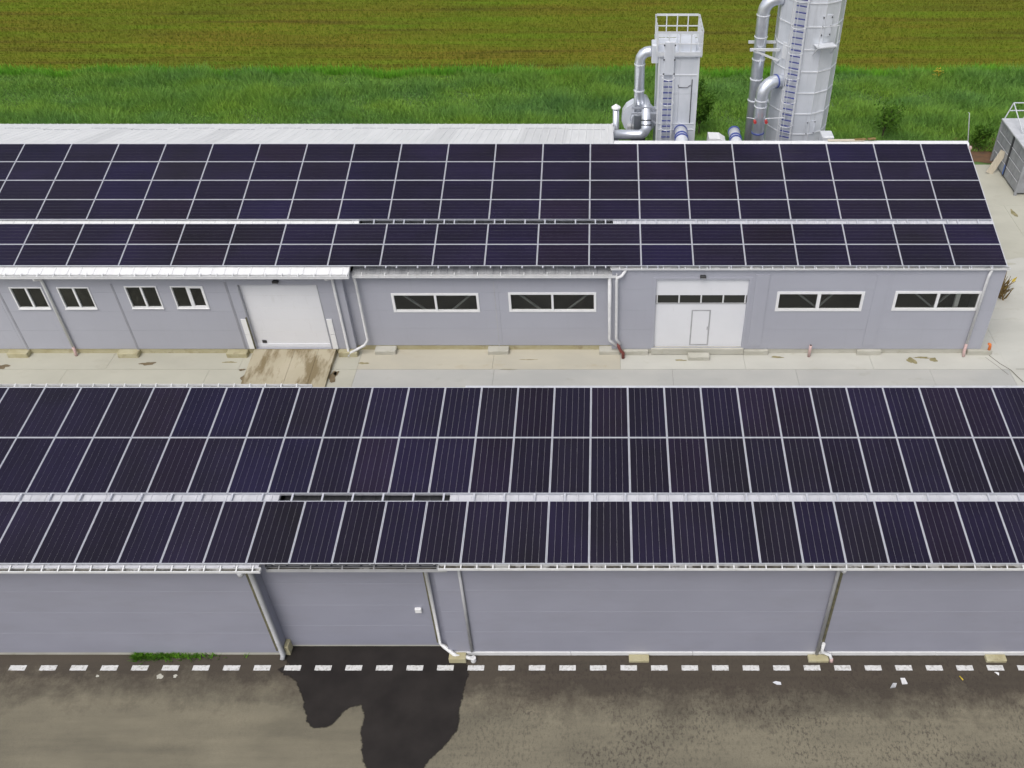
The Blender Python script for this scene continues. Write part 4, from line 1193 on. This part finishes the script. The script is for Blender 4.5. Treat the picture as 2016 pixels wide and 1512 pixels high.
def stub(px, py, label, r=0.30, y0=41.0, mat='galv_light'):
    p = at(px, py, 40.5)
    D = thing('wall_duct', (p.x, 39.5, 0), label, 'duct')
    MB().tube([(p.x, 41.02, p.z + 0.03), (p.x, 40.2, p.z - 0.02), (p.x + 0.02, 39.4, p.z - 0.15), (p.x + 0.05, 38.06, p.z - 0.3)], r, 18).build('pipe_run', mat, D, smooth=True)
    for yy, dz in ((40.98, 0.03), (40.35, 0.0), (40.15, -0.02)):
        MB().tube([(p.x, yy + 0.05, p.z + dz), (p.x, yy - 0.05, p.z + dz)], r + 0.025, 18).build('duct_collar', 'ring_blue', D)
    return D
stub(1341, 268, 'short duct with blue rings at the foot of the square tower')
D3 = stub(1447, 270, 'short duct with a blue rim standing between the two towers', 0.27)

# --- round filter tower (twelve-sided)
T2 = thing('filter_tower', (9.45, 42.9, 0), 'tall many-sided galvanised filter tower cut off by the top edge', 'filter tower')
tcx, tcy, tr, th_ = 9.45, 42.9, 1.47, 14.2
NS = 12
ang = [2 * math.pi * (k + 0.5) / NS for k in range(NS)]
def ngon(r):
    return [(tcx + r * math.cos(a), tcy + r * math.sin(a)) for a in ang]
MB().prism(ngon(tr - 0.03), 1.0, th_ - 0.02).build('core', 'galv_sheet', T2)
levels = [1.0 + 1.02 * k for k in range(13)] + [th_]
for i, (za, zb) in enumerate(zip(levels[:-1], levels[1:])):
    for k in range(NS):
        a0, a1 = ang[k], ang[(k + 1) % NS]
        if math.sin((a0 + a1) / 2) > 0.5: continue
        P_ = [Vector((tcx + tr * math.cos(a), tcy + tr * math.sin(a), 0)) for a in (a0, a1)]
        Q_ = [Vector((tcx + (tr - 0.028) * math.cos(a), tcy + (tr - 0.028) * math.sin(a), 0)) for a in (a0, a1)]
        e = (P_[1] - P_[0]).normalized() * 0.008
        P_ = [P_[0] + e, P_[1] - e]
        Q_ = [Q_[0] + e, Q_[1] - e]
        vs = [(p.x, p.y, z) for z in (za + 0.01, zb - 0.01) for p in (P_[0], P_[1], Q_[1], Q_[0])]
        MB().add(vs, [(0, 3, 2, 1), (4, 5, 6, 7), (0, 1, 5, 4), (1, 2, 6, 5), (2, 3, 7, 6), (3, 0, 4, 7)]).build('cladding_panel', 'galv_sheet', T2)
for z_ in levels[1:-1]:
    A, B_ = ngon(tr + 0.03), ngon(tr + 0.002)
    vs = [(x, y, z_ - 0.022) for x, y in A] + [(x, y, z_ + 0.022) for x, y in A] + [(x, y, z_ - 0.022) for x, y in B_] + [(x, y, z_ + 0.022) for x, y in B_]
    fs = []
    for k in range(NS):
        j = (k + 1) % NS
        fs += [(k, j, NS + j, NS + k), (NS + k, NS + j, 3 * NS + j, 3 * NS + k), (k, 2 * NS + k, 2 * NS + j, j)]
    MB().add(vs, fs).build('stiffener_ring', 'galv_light', T2)
for k in range(NS):
    a = ang[k]
    if math.sin(a) > 0.55: continue
    p = Vector((tcx + (tr + 0.012) * math.cos(a), tcy + (tr + 0.012) * math.sin(a), 0))
    MB().tube([p + Vector((0, 0, 1.0)), p + Vector((0, 0, th_))], 0.014, 6).build('edge_rib', 'galv_light', T2)
MB().prism(ngon(tr + 0.1), th_, th_ + 0.06).build('top_deck', 'galv_sheet', T2)
for k in range(NS):
    (xa, ya), (xb_, yb) = ngon(tr + 0.06)[k], ngon(tr + 0.06)[(k + 1) % NS]
    MB().box(xa - 0.025, xa + 0.025, ya - 0.025, ya + 0.025, th_ + 0.06, th_ + 1.15).build('railing_post', 'galv_light', T2)
    for zz in (0.6, 1.1):
        MB().beam((xa, ya, th_ + zz), (xb_, yb, th_ + zz), 0.04).build('railing_bar', 'galv_light', T2)
for k in range(4):
    a = math.pi / 4 + k * math.pi / 2
    MB().beam((tcx + 1.2 * math.cos(a), tcy + 1.2 * math.sin(a), 0), (tcx + 1.2 * math.cos(a), tcy + 1.2 * math.sin(a), 1.0), 0.14).build('leg', 'galvanised', T2)
# ladder on the front-left facet
la = math.radians(-117)
lp = Vector((tcx + (tr + 0.14) * math.cos(la), tcy + (tr + 0.14) * math.sin(la), 0))
ladder(T2, lp + Vector((0, 0, 4.4)), lp + Vector((0, 0, th_ + 0.8)), 0.55, (math.sin(-la), math.cos(la) * -1 * -1, 0) if False else (-math.sin(la), math.cos(la), 0), (math.cos(la), math.sin(la), 0), 0.275, 0.1, 1.15)
# hatch, service shelf and lower door
fa = math.radians(-75)
def onface(u, z, out=0.0, a=fa):
    nrm = Vector((math.cos(a), math.sin(a), 0))
    tan = Vector((-math.sin(a), math.cos(a), 0))
    ap = tr * math.cos(math.pi / NS)
    return Vector((tcx, tcy, z)) + nrm * (ap + out) + tan * u
def faceplate(name, u0, u1, z0, z1, t, mat, a=fa):
    vs = []
    for o_ in (0.003, t):
        vs += [onface(u0, z0, o_, a), onface(u1, z0, o_, a), onface(u1, z1, o_, a), onface(u0, z1, o_, a)]
    return MB().add(vs, [(0, 1, 2, 3), (4, 5, 6, 7)[::-1], (0, 4, 5, 1), (1, 5, 6, 2), (2, 6, 7, 3), (3, 7, 4, 0)]).build(name, mat, T2)
pl = faceplate('inspection_door', -0.15, 0.33, 5.05, 5.75, 0.03, 'galv_sheet')
for u_, z_ in ((-0.1, 5.12), (0.28, 5.12), (-0.1, 5.68), (0.28, 5.68)):
    p = onface(u_, z_, 0.05)
    MB().box(p.x - 0.02, p.x + 0.02, p.y - 0.02, p.y + 0.02, z_ - 0.02, z_ + 0.02).build('bolt', 'dark_steel', pl)
pl = faceplate('access_hatch', -0.12, 0.36, 9.75, 10.7, 0.04, 'galv_sheet')
for u_, z_ in ((-0.08, 9.83), (0.32, 9.83), (-0.08, 10.2), (0.32, 10.2), (-0.08, 10.6), (0.32, 10.6)):
    p = onface(u_, z_, 0.06)
    MB().box(p.x - 0.025, p.x + 0.025, p.y - 0.02, p.y + 0.02, z_ - 0.03, z_ + 0.03).build('bolt', 'dark_steel', pl)
a_, b2_ = onface(-0.38, 9.45, 0.03), onface(0.55, 9.45, 0.03)
o3, o4 = onface(-0.38, 9.45, 0.5), onface(0.55, 9.45, 0.5)
MB().add([a_, b2_, o4, o3] + [p - Vector((0, 0, 0.05)) for p in (a_, b2_, o4, o3)], [(0, 3, 2, 1), (4, 5, 6, 7), (0, 1, 5, 4), (1, 2, 6, 5), (2, 3, 7, 6), (3, 0, 4, 7)]).build('service_shelf', 'galv_light', T2)
for u_ in (-0.36, 0.53):
    MB().beam(onface(u_, 8.95, 0.03), onface(u_, 9.42, 0.46), 0.04).build('shelf_strut', 'galv_light', T2)
    MB().beam(onface(u_, 9.45, 0.47), onface(u_, 10.35, 0.47), 0.03).build('shelf_post', 'galv_light', T2)
MB().beam(onface(-0.36, 10.35, 0.47), onface(0.53, 10.35, 0.47), 0.03).build('shelf_rail', 'galv_light', T2)
faceplate('stiffener_plate', -0.30, -0.02, 8.55, 9.3, 0.035, 'galv_light', math.radians(-135))
# tall duct beside it, bending into the tower near the top of the picture
dX0 = at(1512, 45, 42.6).x - 0.25
zt2 = at(1512, 20, 42.6).z
D4 = thing('tall_duct', (dX0, 42.6, 0), 'tall vertical silver duct bending into the left side of the many-sided tower', 'duct')
rb3 = 0.62
pts = [(dX0, 42.6, 0.5), (dX0, 42.6, zt2 - 0.1)] + [Vector((dX0 + rb3 - rb3 * math.cos(a), 42.6, zt2 - 0.1 + rb3 * math.sin(a))) for a in [math.pi / 2 * k / 5 for k in range(1, 6)]] + [(tcx - tr + 0.1, 42.6, zt2 - 0.1 + rb3)]
MB().tube(pts, 0.285, 18).build('pipe_run', 'galvanised', D4, smooth=True)
for py in (32, 75, 119, 158, 200):
    z_ = at(1500, py, 42.4).z
    MB().tube([(dX0, 42.6, z_ - 0.02), (dX0, 42.6, z_ + 0.02)], 0.31, 18).build('duct_collar', 'galv_light', D4)
zb_ = at(1500, 95, 42.3).z
for zz, yy in ((zb_ + 0.05, 42.95), (zb_ - 0.05, 42.25)):
    MB().beam((dX0 - 0.5, yy, zz), (tcx - tr + 0.15, yy, zz), 0.07, 0.12).build('duct_bracket', 'galv_light', D4)
MB().beam((dX0 - 0.3, 42.24, zb_ - 0.1), (tcx - tr + 0.15, 42.24, zb_ - 0.55), 0.05, 0.09).build('duct_bracket', 'galv_light', D4)
# shorter duct in front with its wide bend
dX1 = at(1497, 215, 41.6).x
zt3 = at(1505, 185, 41.6).z
D5 = thing('bent_duct', (dX1, 41.6, 0), 'shorter silver duct with a wide bend entering the many-sided tower low down', 'duct')
ex, ey = tcx - 1.02, 42.0
pts = [(dX1, 41.6, 2.0), (dX1, 41.6, zt3)]
for a in [math.pi / 2 * k / 5 for k in range(1, 6)]:
    pts.append((dX1 + 0.55 - 0.55 * math.cos(a), 41.6 + 0.25 * (1 - math.cos(a)), zt3 + 0.5 * math.sin(a)))
pts.append((ex + 0.15, ey + 0.05, zt3 + 0.5))
MB().tube(pts, 0.29, 18).build('pipe_run', 'galvanised', D5, smooth=True)
p = Vector(pts[-2])
MB().tube([p + Vector((0.05, 0.02, 0)), p + Vector((0.11, 0.045, 0))], 0.325, 18).build('duct_collar', 'ring_blue', D5)
for py, mt in ((200, 'galv_light'), (212, 'galv_light'), (264, 'ring_blue')):
    z_ = at(1497, py, 41.4).z
    MB().tube([(dX1, 41.6, z_ - 0.025), (dX1, 41.6, z_ + 0.025)], 0.315, 18).build('duct_collar', mt, D5)
# red valves on thin pipes
for px, nm in ((1486, 'left'), (1508, 'right')):
    p = at(px, 239, 41.15)
    vlv = thing('valve', (p.x, 41.15, p.z), 'small red valve %s of the bent silver duct' % nm, 'valve')
    MB().tube([(p.x, 41.2, p.z), (p.x, 41.02, p.z)], 0.075, 10).build('handwheel', 'red_paint', vlv)
    MB().tube([(p.x, 41.2, p.z), (p.x, 41.45, p.z), (p.x + (0.9 if nm == 'right' else -0.35), 41.45, p.z + 0.05)], 0.018, 6).build('thin_pipe', 'galv_light', vlv)

# small pieces behind the ridge
p = at(1411, 272, 40.6)
t = MB().add([(p.x - 0.42, 40.3, p.z - 0.3), (p.x + 0.42, 40.3, p.z - 0.3), (p.x + 0.42, 41.0, p.z - 0.3), (p.x - 0.42, 41.0, p.z - 0.3), (p.x - 0.40, 40.3, p.z + 0.12), (p.x + 0.12, 40.3, p.z + 0.1), (p.x + 0.12, 41.0, p.z + 0.1), (p.x - 0.40, 41.0, p.z + 0.12), (p.x + 0.42, 40.3, p.z - 0.1), (p.x + 0.42, 41.0, p.z - 0.1)],
             [(0, 3, 2, 1), (0, 1, 8, 5, 4), (3, 7, 6, 9, 2), (0, 4, 7, 3), (4, 5, 6, 7), (5, 8, 9, 6), (1, 2, 9, 8)]).build('vent_hood', 'roof_white', None, (p.x, 40.6, p.z - 0.3))
tag(t, 'low white sloping hood peeping over the ridge between the towers', 'hood')
MB().box(p.x - 0.3, p.x + 0.3, 40.35, 40.95, 0.0, p.z - 0.302).build('hood_shaft', 'galv_sheet', t)
p = at(1629, 269, 41.0)
t = MB().bevbox(p.x - 0.28, p.x + 0.28, 40.8, 41.5, p.z - 0.5, p.z + 0.08, 0.03).build('control_box', 'galv_light', None, (p.x, 41.1, 0))
tag(t, 'light grey metal box at the right foot of the many-sided tower', 'box')
MB().box(p.x - 0.2, p.x + 0.2, 40.9, 41.4, 0.0, p.z - 0.503).build('stand', 'galvanised', t)
q = random.Random(12)
for k, (px, ln, lab) in enumerate(((1662, 1.6, 'pale plank lying along the ridge beside the many-sided tower'), (1690, 0.5, 'broken brown board on the ridge right of the towers'), (1712, 0.35, 'short splintered offcut on the ridge, rightmost of the boards'))):
    p = at(px, 274, 38.3)
    a = q.uniform(-0.15, 0.15)
    t = thing('plank', (p.x, 38.12, 6.43), lab, 'plank')
    MB().beam((p.x - ln / 2, 38.0, 6.455 + 0.03 * k), (p.x + ln / 2, 38.0 + a * ln, 6.455 + 0.03 * k + 0.02), 0.16, 0.03).build('board', 'plank_pale' if k == 0 else 'brushwood', t)

# ================================================================== CONTAINER AT RIGHT
cX, cY0, cY1, cH = 22.35, 44.7, 48.7, 2.5
CN = thing('steel_container', (cX + 1.1, 46.7, 0), 'grey steel container with pipe railing on its top at the right edge', 'container')
MB().box(cX + 0.03, cX + 2.2, cY0 + 0.03, cY1 - 0.03, 0.12, cH - 0.03).build('body', 'container_steel', CN)
yy = [cY0, cY0 + 0.95, cY0 + 1.95, cY0 + 2.15, cY0 + 3.05, cY1]
for ya, yb in zip(yy[:-1], yy[1:]):
    if yb - ya < 0.3:
        MB().box(cX - 0.04, cX + 0.028, ya + 0.03, yb - 0.03, 0.12, cH).build('door_post', 'dark_steel', CN)
        continue
    for za, zb in ((0.15, 0.72), (0.74, 1.3), (1.32, 1.88), (1.9, cH - 0.05)):
        MB().box(cX, cX + 0.028, ya + 0.02, yb - 0.02, za + 0.02, zb - 0.02).build('side_panel', 'container_steel', CN)
        MB().box(cX - 0.03, cX - 0.001, ya + 0.03, yb - 0.03, zb - 0.03, zb).build('panel_ledge', 'container_top', CN)
for ya, yb in zip((cX + 0.03, cX + 1.12), (cX + 1.1, cX + 2.2)):
    MB().box(ya + 0.02, yb - 0.02, cY0, cY0 + 0.028, 0.15, cH - 0.05).build('end_panel', 'container_steel', CN)
for x_, y_ in ((cX, cY0), (cX, cY1), (cX + 2.2, cY0), (cX + 2.2, cY1)):
    MB().box(x_ - 0.06, x_ + 0.06, y_ - 0.06, y_ + 0.06, 0.0, cH).build('corner_post', 'container_steel', CN)
MB().bevbox(cX - 0.08, cX + 2.28, cY0 - 0.08, cY1 + 0.08, cH, cH + 0.07, 0.02).build('top', 'container_top', CN)
MB().bevbox(cX + 0.5, cX + 1.5, cY0 + 0.5, cY0 + 1.5, cH + 0.07, cH + 0.2, 0.03).build('top_hatch', 'container_top', CN)
for k in range(3):
    MB().box(cX + 0.6 + 0.3 * k, cX + 0.75 + 0.3 * k, cY0 + 0.6, cY0 + 1.4, cH + 0.2, cH + 0.215).build('hatch_slot', 'dark_steel', CN)
rail_pts = [(cX + 0.05, cY1 - 0.05), (cX + 2.1, cY1 - 0.05)]
for x_, y_ in ((cX + 0.05, cY1), (cX + 1.1, cY1), (cX + 2.1, cY1), (cX + 0.35, cY0 + 2.0), (cX + 2.1, cY0 + 2.0)):
    MB().beam((x_, y_, cH + 0.07), (x_ + (0.25 if y_ > 48 else 0), y_, cH + 1.0), 0.045).build('railing_post', 'galv_light', CN)
for za in (0.55, 1.0):
    MB().beam((cX + 0.05 + 0.25 * za, cY1, cH + za), (cX + 2.3, cY1, cH + za), 0.045).build('railing_bar', 'galv_light', CN)
MB().beam((cX + 0.3, cY1, cH + 1.0), (cX + 0.35, cY0 + 2.0, cH + 1.0 - 0.85), 0.045).build('railing_bar', 'galv_light', CN)
MB().beam((cX + 0.36, cY0 + 2.0, cH + 1.0), (cX + 2.1, cY0 + 2.0, cH + 1.0), 0.045).build('railing_bar', 'galv_light', CN)
MB().box(cX - 0.065, cX - 0.042, cY0 + 2.0, cY0 + 2.1, 0.2, 0.75).build('strap', 'blue_strap', CN)
# leaning board
t = thing('leaning_board', (cX - 0.35, 47.2, 0), 'pale beige board leaning against the grey container', 'board')
MB().beam((cX - 0.62, 47.15, 0.03), (cX - 0.06, 47.35, 1.28), 0.42, 0.04, up=(0, 1, 0)).build('panel', 'plank_pale', t)
MB().beam((cX - 0.655, 47.15, 0.05), (cX - 0.095, 47.35, 1.28), 0.06, 0.02, up=(0, 1, 0)).build('batten', 'plank_pale', t)
# thin pole
p = gr(1905, 293)
t = MB().tube([(p.x, p.y, 0), (p.x - 0.46, p.y, 2.2), (p.x - 0.55, p.y, 2.26)], [0.03, 0.025, 0.012], 8).build('thin_pole', 'galv_light', None, (p.x, p.y, 0))
tag(t, 'thin leaning grey pole in the grass just beyond the right roof corner', 'pole')
MB().box(p.x - 0.05, p.x + 0.05, p.y - 0.05, p.y + 0.05, 0.0, 0.12).build('pole_foot', 'plinth_pale', t)
# overflow cup on the roof corner
p = at(1908, 292, 37.9)
t = MB().tube([(p.x + 0.02, 37.9, p.z - 0.12), (p.x + 0.02, 37.9, p.z + 0.05), (p.x + 0.02, 37.9, p.z + 0.1)], [0.07, 0.1, 0.06], 10).build('finial_cap', 'pink_plastic', None, (p.x, 37.9, p.z - 0.12), smooth=True)
tag(t, 'pale round cap at the upper right corner of the far roof', 'cap')
MB().tube([(p.x + 0.02, 37.9, p.z - 0.5), (p.x + 0.02, 37.9, p.z - 0.12)], 0.03, 8).build('stem', 'galv_light', t)

# ================================================================== LITTER
def litter(px, py, pts, mat, label, name, cat, lift=0.02):
    p = gr(px, py)
    q = random.Random(int(px))
    top = [(p.x + x, p.y + y, 0.012 + lift * q.random()) for x, y in pts]
    bot = [(x, y, 0.009) for x, y, z in top]
    n_ = len(pts)
    t = MB().add(top + bot, [tuple(range(n_)), tuple(range(2 * n_ - 1, n_ - 1, -1))] + [(k, n_ + k, n_ + (k + 1) % n_, (k + 1) % n_) for k in range(n_)]).build(name, mat, None, (p.x, p.y, 0))
    return tag(t, label, cat)
litter(1529, 1345, [(-0.12, 0.02), (0.0, -0.06), (0.13, -0.06), (0.12, 0.02), (-0.02, 0.06)], 'paper_white', 'pale strip of litter on the road, leftmost of the scraps', 'paper_scrap', 'litter')
litter(1779, 1342, [(-0.07, -0.1), (0.09, -0.09), (0.06, 0.12), (-0.08, 0.1)], 'box_white', 'bright white square scrap lying on the road', 'paper_scrap', 'litter', 0.05)
litter(1759, 1352, [(-0.12, -0.06), (0.05, -0.03), (0.11, 0.08), (0.0, 0.1), (-0.06, 0.02)], 'pipe_grey', 'crumpled grey scrap beside the white square one on the road', 'paper_scrap', 'litter', 0.06)
litter(1962, 1327, [(-0.05, 0.05), (0.05, -0.06), (0.07, 0.02), (0.0, 0.06)], 'box_white', 'tiny white scrap by the dashes at the right edge', 'paper_scrap', 'litter', 0.04)
litter(1892, 1336, [(-0.04, 0.07), (0.03, -0.07), (0.05, -0.05), (-0.01, 0.08)], 'flower_yellow', 'thin yellow leaf on the road near the right edge', 'fallen_leaf', 'leaf', 0.03)
for px, py, s_ in ((315, 1332, 0.10), (345, 1331, 0.06), (192, 1331, 0.045)):
    p = gr(px, py)
    o = MB().poly(blob(p.x, p.y, s_, s_ * 0.9, 0.0045, int(px))).build('paint_spot', 'plinth_pale', roadline)

# ================================================================== VEGETATION
def fast_mesh(name, verts, tris, mat):
    me = bpy.data.meshes.new(name)
    nv, nt = len(verts), len(tris)
    me.vertices.add(nv)
    me.vertices.foreach_set('co', verts.astype(np.float32).ravel())
    me.loops.add(nt * 3)
    me.loops.foreach_set('vertex_index', tris.astype(np.int32).ravel())
    me.polygons.add(nt)
    me.polygons.foreach_set('loop_start', np.arange(0, nt * 3, 3, dtype=np.int32))
    me.update(calc_edges=True)
    me.materials.append(MATS[mat])
    o = bpy.data.objects.new(name, me)
    COL.objects.link(o)
    return o
def blades(name, xy, h, w, lean, mat, seed, z0=0.0):
    g = np.random.default_rng(seed)
    n_ = len(xy)
    a = g.uniform(0, 2 * np.pi, n_)
    hx, hy = np.cos(a) * w / 2, np.sin(a) * w / 2
    la_ = g.uniform(0, 2 * np.pi, n_)
    V = np.zeros((n_, 3, 3))
    V[:, 0] = np.stack([xy[:, 0] - hx, xy[:, 1] - hy, np.full(n_, z0)], 1)
    V[:, 1] = np.stack([xy[:, 0] + hx, xy[:, 1] + hy, np.full(n_, z0)], 1)
    V[:, 2] = np.stack([xy[:, 0] + np.cos(la_) * lean * h, xy[:, 1] + np.sin(la_) * lean * h, z0 + h], 1)
    T = np.arange(n_ * 3).reshape(n_, 3)
    return fast_mesh(name, V.reshape(-1, 3), T, mat)
g = np.random.default_rng(1)
# tall green cereal strip
n_ = 210000
xy = np.stack([g.uniform(-46, 34, n_), g.uniform(48.6, 61.3, n_)], 1)
keep = ~((xy[:, 0] > 18.5) & (xy[:, 1] < 49.8))
xy = xy[keep]
hump = 0.42 + 0.22 * np.sin(xy[:, 0] * 0.23 + 1.3 * np.sin(xy[:, 1] * 0.7)) * np.sin(xy[:, 1] * 0.9 + 0.5) + 0.13 * np.sin(xy[:, 0] * 1.7 + xy[:, 1])
h = np.clip(hump, 0.15, 1) * g.uniform(0.6, 1.25, len(xy))
o = blades('tall_grass', xy, h, g.uniform(0.03, 0.075, len(xy)), 0.85, 'grass_blades', 2)
tag(o, 'tall green grass strip behind the far warehouse', 'grass', kind='stuff')
n_ = 30000
xy = np.stack([g.uniform(-46, 36, n_), 61.3 + np.abs(g.normal(0, 0.5, n_)) - 0.35], 1)
xy[:, 1] += 0.28 * np.sin(xy[:, 0] * 0.55) + 0.22 * np.sin(xy[:, 0] * 1.45 + 1.0) * np.sin(xy[:, 0] * 0.31)
o = blades('grass_edge', xy, g.uniform(0.2, 0.55, n_), g.uniform(0.03, 0.07, n_), 0.4, 'grass_bright', 3)
tag(o, 'bright green grass margin between the strip and the crop field', 'grass', kind='stuff')
n_ = 260000
xy = np.stack([g.uniform(-56, 42, n_), g.uniform(61.9, 88, n_)], 1)
row = np.round(xy[:, 1] / 0.42) * 0.42
xy[:, 1] = row + g.normal(0, 0.09, n_)
o = blades('crop_rows', xy, g.uniform(0.05, 0.18, n_), g.uniform(0.025, 0.07, n_), 0.6, 'crop_blades', 4, -0.03)
tag(o, 'olive crop field of low rows behind the grass strip', 'crop', kind='stuff')
# weeds along the near wall
n_ = 900
xx = gr(290, 1286).x + g.normal(0, 1.0, n_)
xy = np.stack([np.clip(xx, -14.3, -11.0), NA - 0.02 - np.abs(g.normal(0, 0.07, n_))], 1)
o = blades('wall_weeds', xy, g.uniform(0.06, 0.24, n_), g.uniform(0.02, 0.05, n_), 1.1, 'weed_leaves', 5, 0.0)
tag(o, 'low green weeds growing along the foot of the near wall', 'weeds', kind='stuff')

def shrub(name, base, height, spread, nleaf, label, seed, cat='shrub', flat=1.0, leaf=0.1):
    q = random.Random(seed)
    t = thing(name, base, label, cat)
    b0 = Vector(base)
    stems = MB()
    tips = []
    stems.tube([b0, b0 + Vector((0.03, 0.02, height * 0.35))], [0.05, 0.035], 7)
    for k in range(9):
        a = q.uniform(0, 6.28)
        s = b0 + Vector((0, 0, height * q.uniform(0.15, 0.4)))
        e = b0 + Vector((math.cos(a) * spread * q.uniform(0.25, 0.9), math.sin(a) * spread * q.uniform(0.25, 0.9), height * q.uniform(0.45, 0.98)))
        mid = s.lerp(e, 0.5) + Vector((0, 0, 0.08 * height))
        stems.tube([s, mid, e], [0.028, 0.02, 0.008], 5)
        tips += [e, mid, s.lerp(e, 0.75)]
    stems.build('trunk', 'bark', t)
    gg = np.random.default_rng(seed)
    c = np.array([tuple(p) for p in tips])[gg.integers(0, len(tips), nleaf)]
    P_ = c + gg.normal(0, 1, (nleaf, 3)) * np.array([spread * 0.17, spread * 0.17, height * 0.085])
    P_[:, 2] = np.clip(P_[:, 2], base[2] + 0.05, None)
    d1 = gg.normal(0, 1, (nleaf, 3)); d1 /= np.linalg.norm(d1, axis=1)[:, None]
    d2 = gg.normal(0, 1, (nleaf, 3)); d2 -= (d2 * d1).sum(1)[:, None] * d1; d2 /= np.linalg.norm(d2, axis=1)[:, None]
    s = gg.uniform(0.6, 1.3, nleaf)[:, None] * leaf
    V = np.stack([P_ - d1 * s, P_ + d2 * s * 0.45, P_ + d1 * s, P_ - d2 * s * 0.45], 1).reshape(-1, 3) - np.array(base)
    k = np.arange(nleaf) * 4
    T = np.concatenate([np.stack([k, k + 1, k + 2], 1), np.stack([k, k + 2, k + 3], 1)])
    o = fast_mesh('crown', V, T, 'shrub_leaves')
    o.parent = t
    return t
shrub('young_tree', (gr(1740, 280).x, 51.6, 0), 2.05, 1.2, 1000, 'small bushy young tree in the green strip right of the tall towers', 21, 'tree')
shrub('dark_shrub', (at(1376, 230, 52.5).x, 52.0, 0), 2.9, 0.9, 2600, 'dark green tall shrub half hidden behind the square tower', 22)
shrub('low_shrub', (21.95, 49.9, 0), 1.6, 0.6, 1100, 'dark low shrub growing behind the left side of the container', 23)
p = gr(1843, 158)
fl = thing('yellow_flowers', (p.x, p.y, 0), 'yellow flowering weed at the edge of the green strip', 'flowers')
q = random.Random(9)
st_, hd = MB(), MB()
for k in range(40):
    a = Vector((p.x + q.gauss(0, 0.16), p.y + q.gauss(0, 0.1), 0))
    e = a + Vector((q.gauss(0, 0.06), q.gauss(0, 0.06), q.uniform(0.35, 0.75)))
    st_.tube([a, e], [0.01, 0.006], 4)
    hd.tube([e, e + Vector((0, 0, 0.04))], [0.02, 0.05], 6)
st_.build('stems', 'weed_leaves', fl)
hd.build('flower_heads', 'flower_yellow', fl)
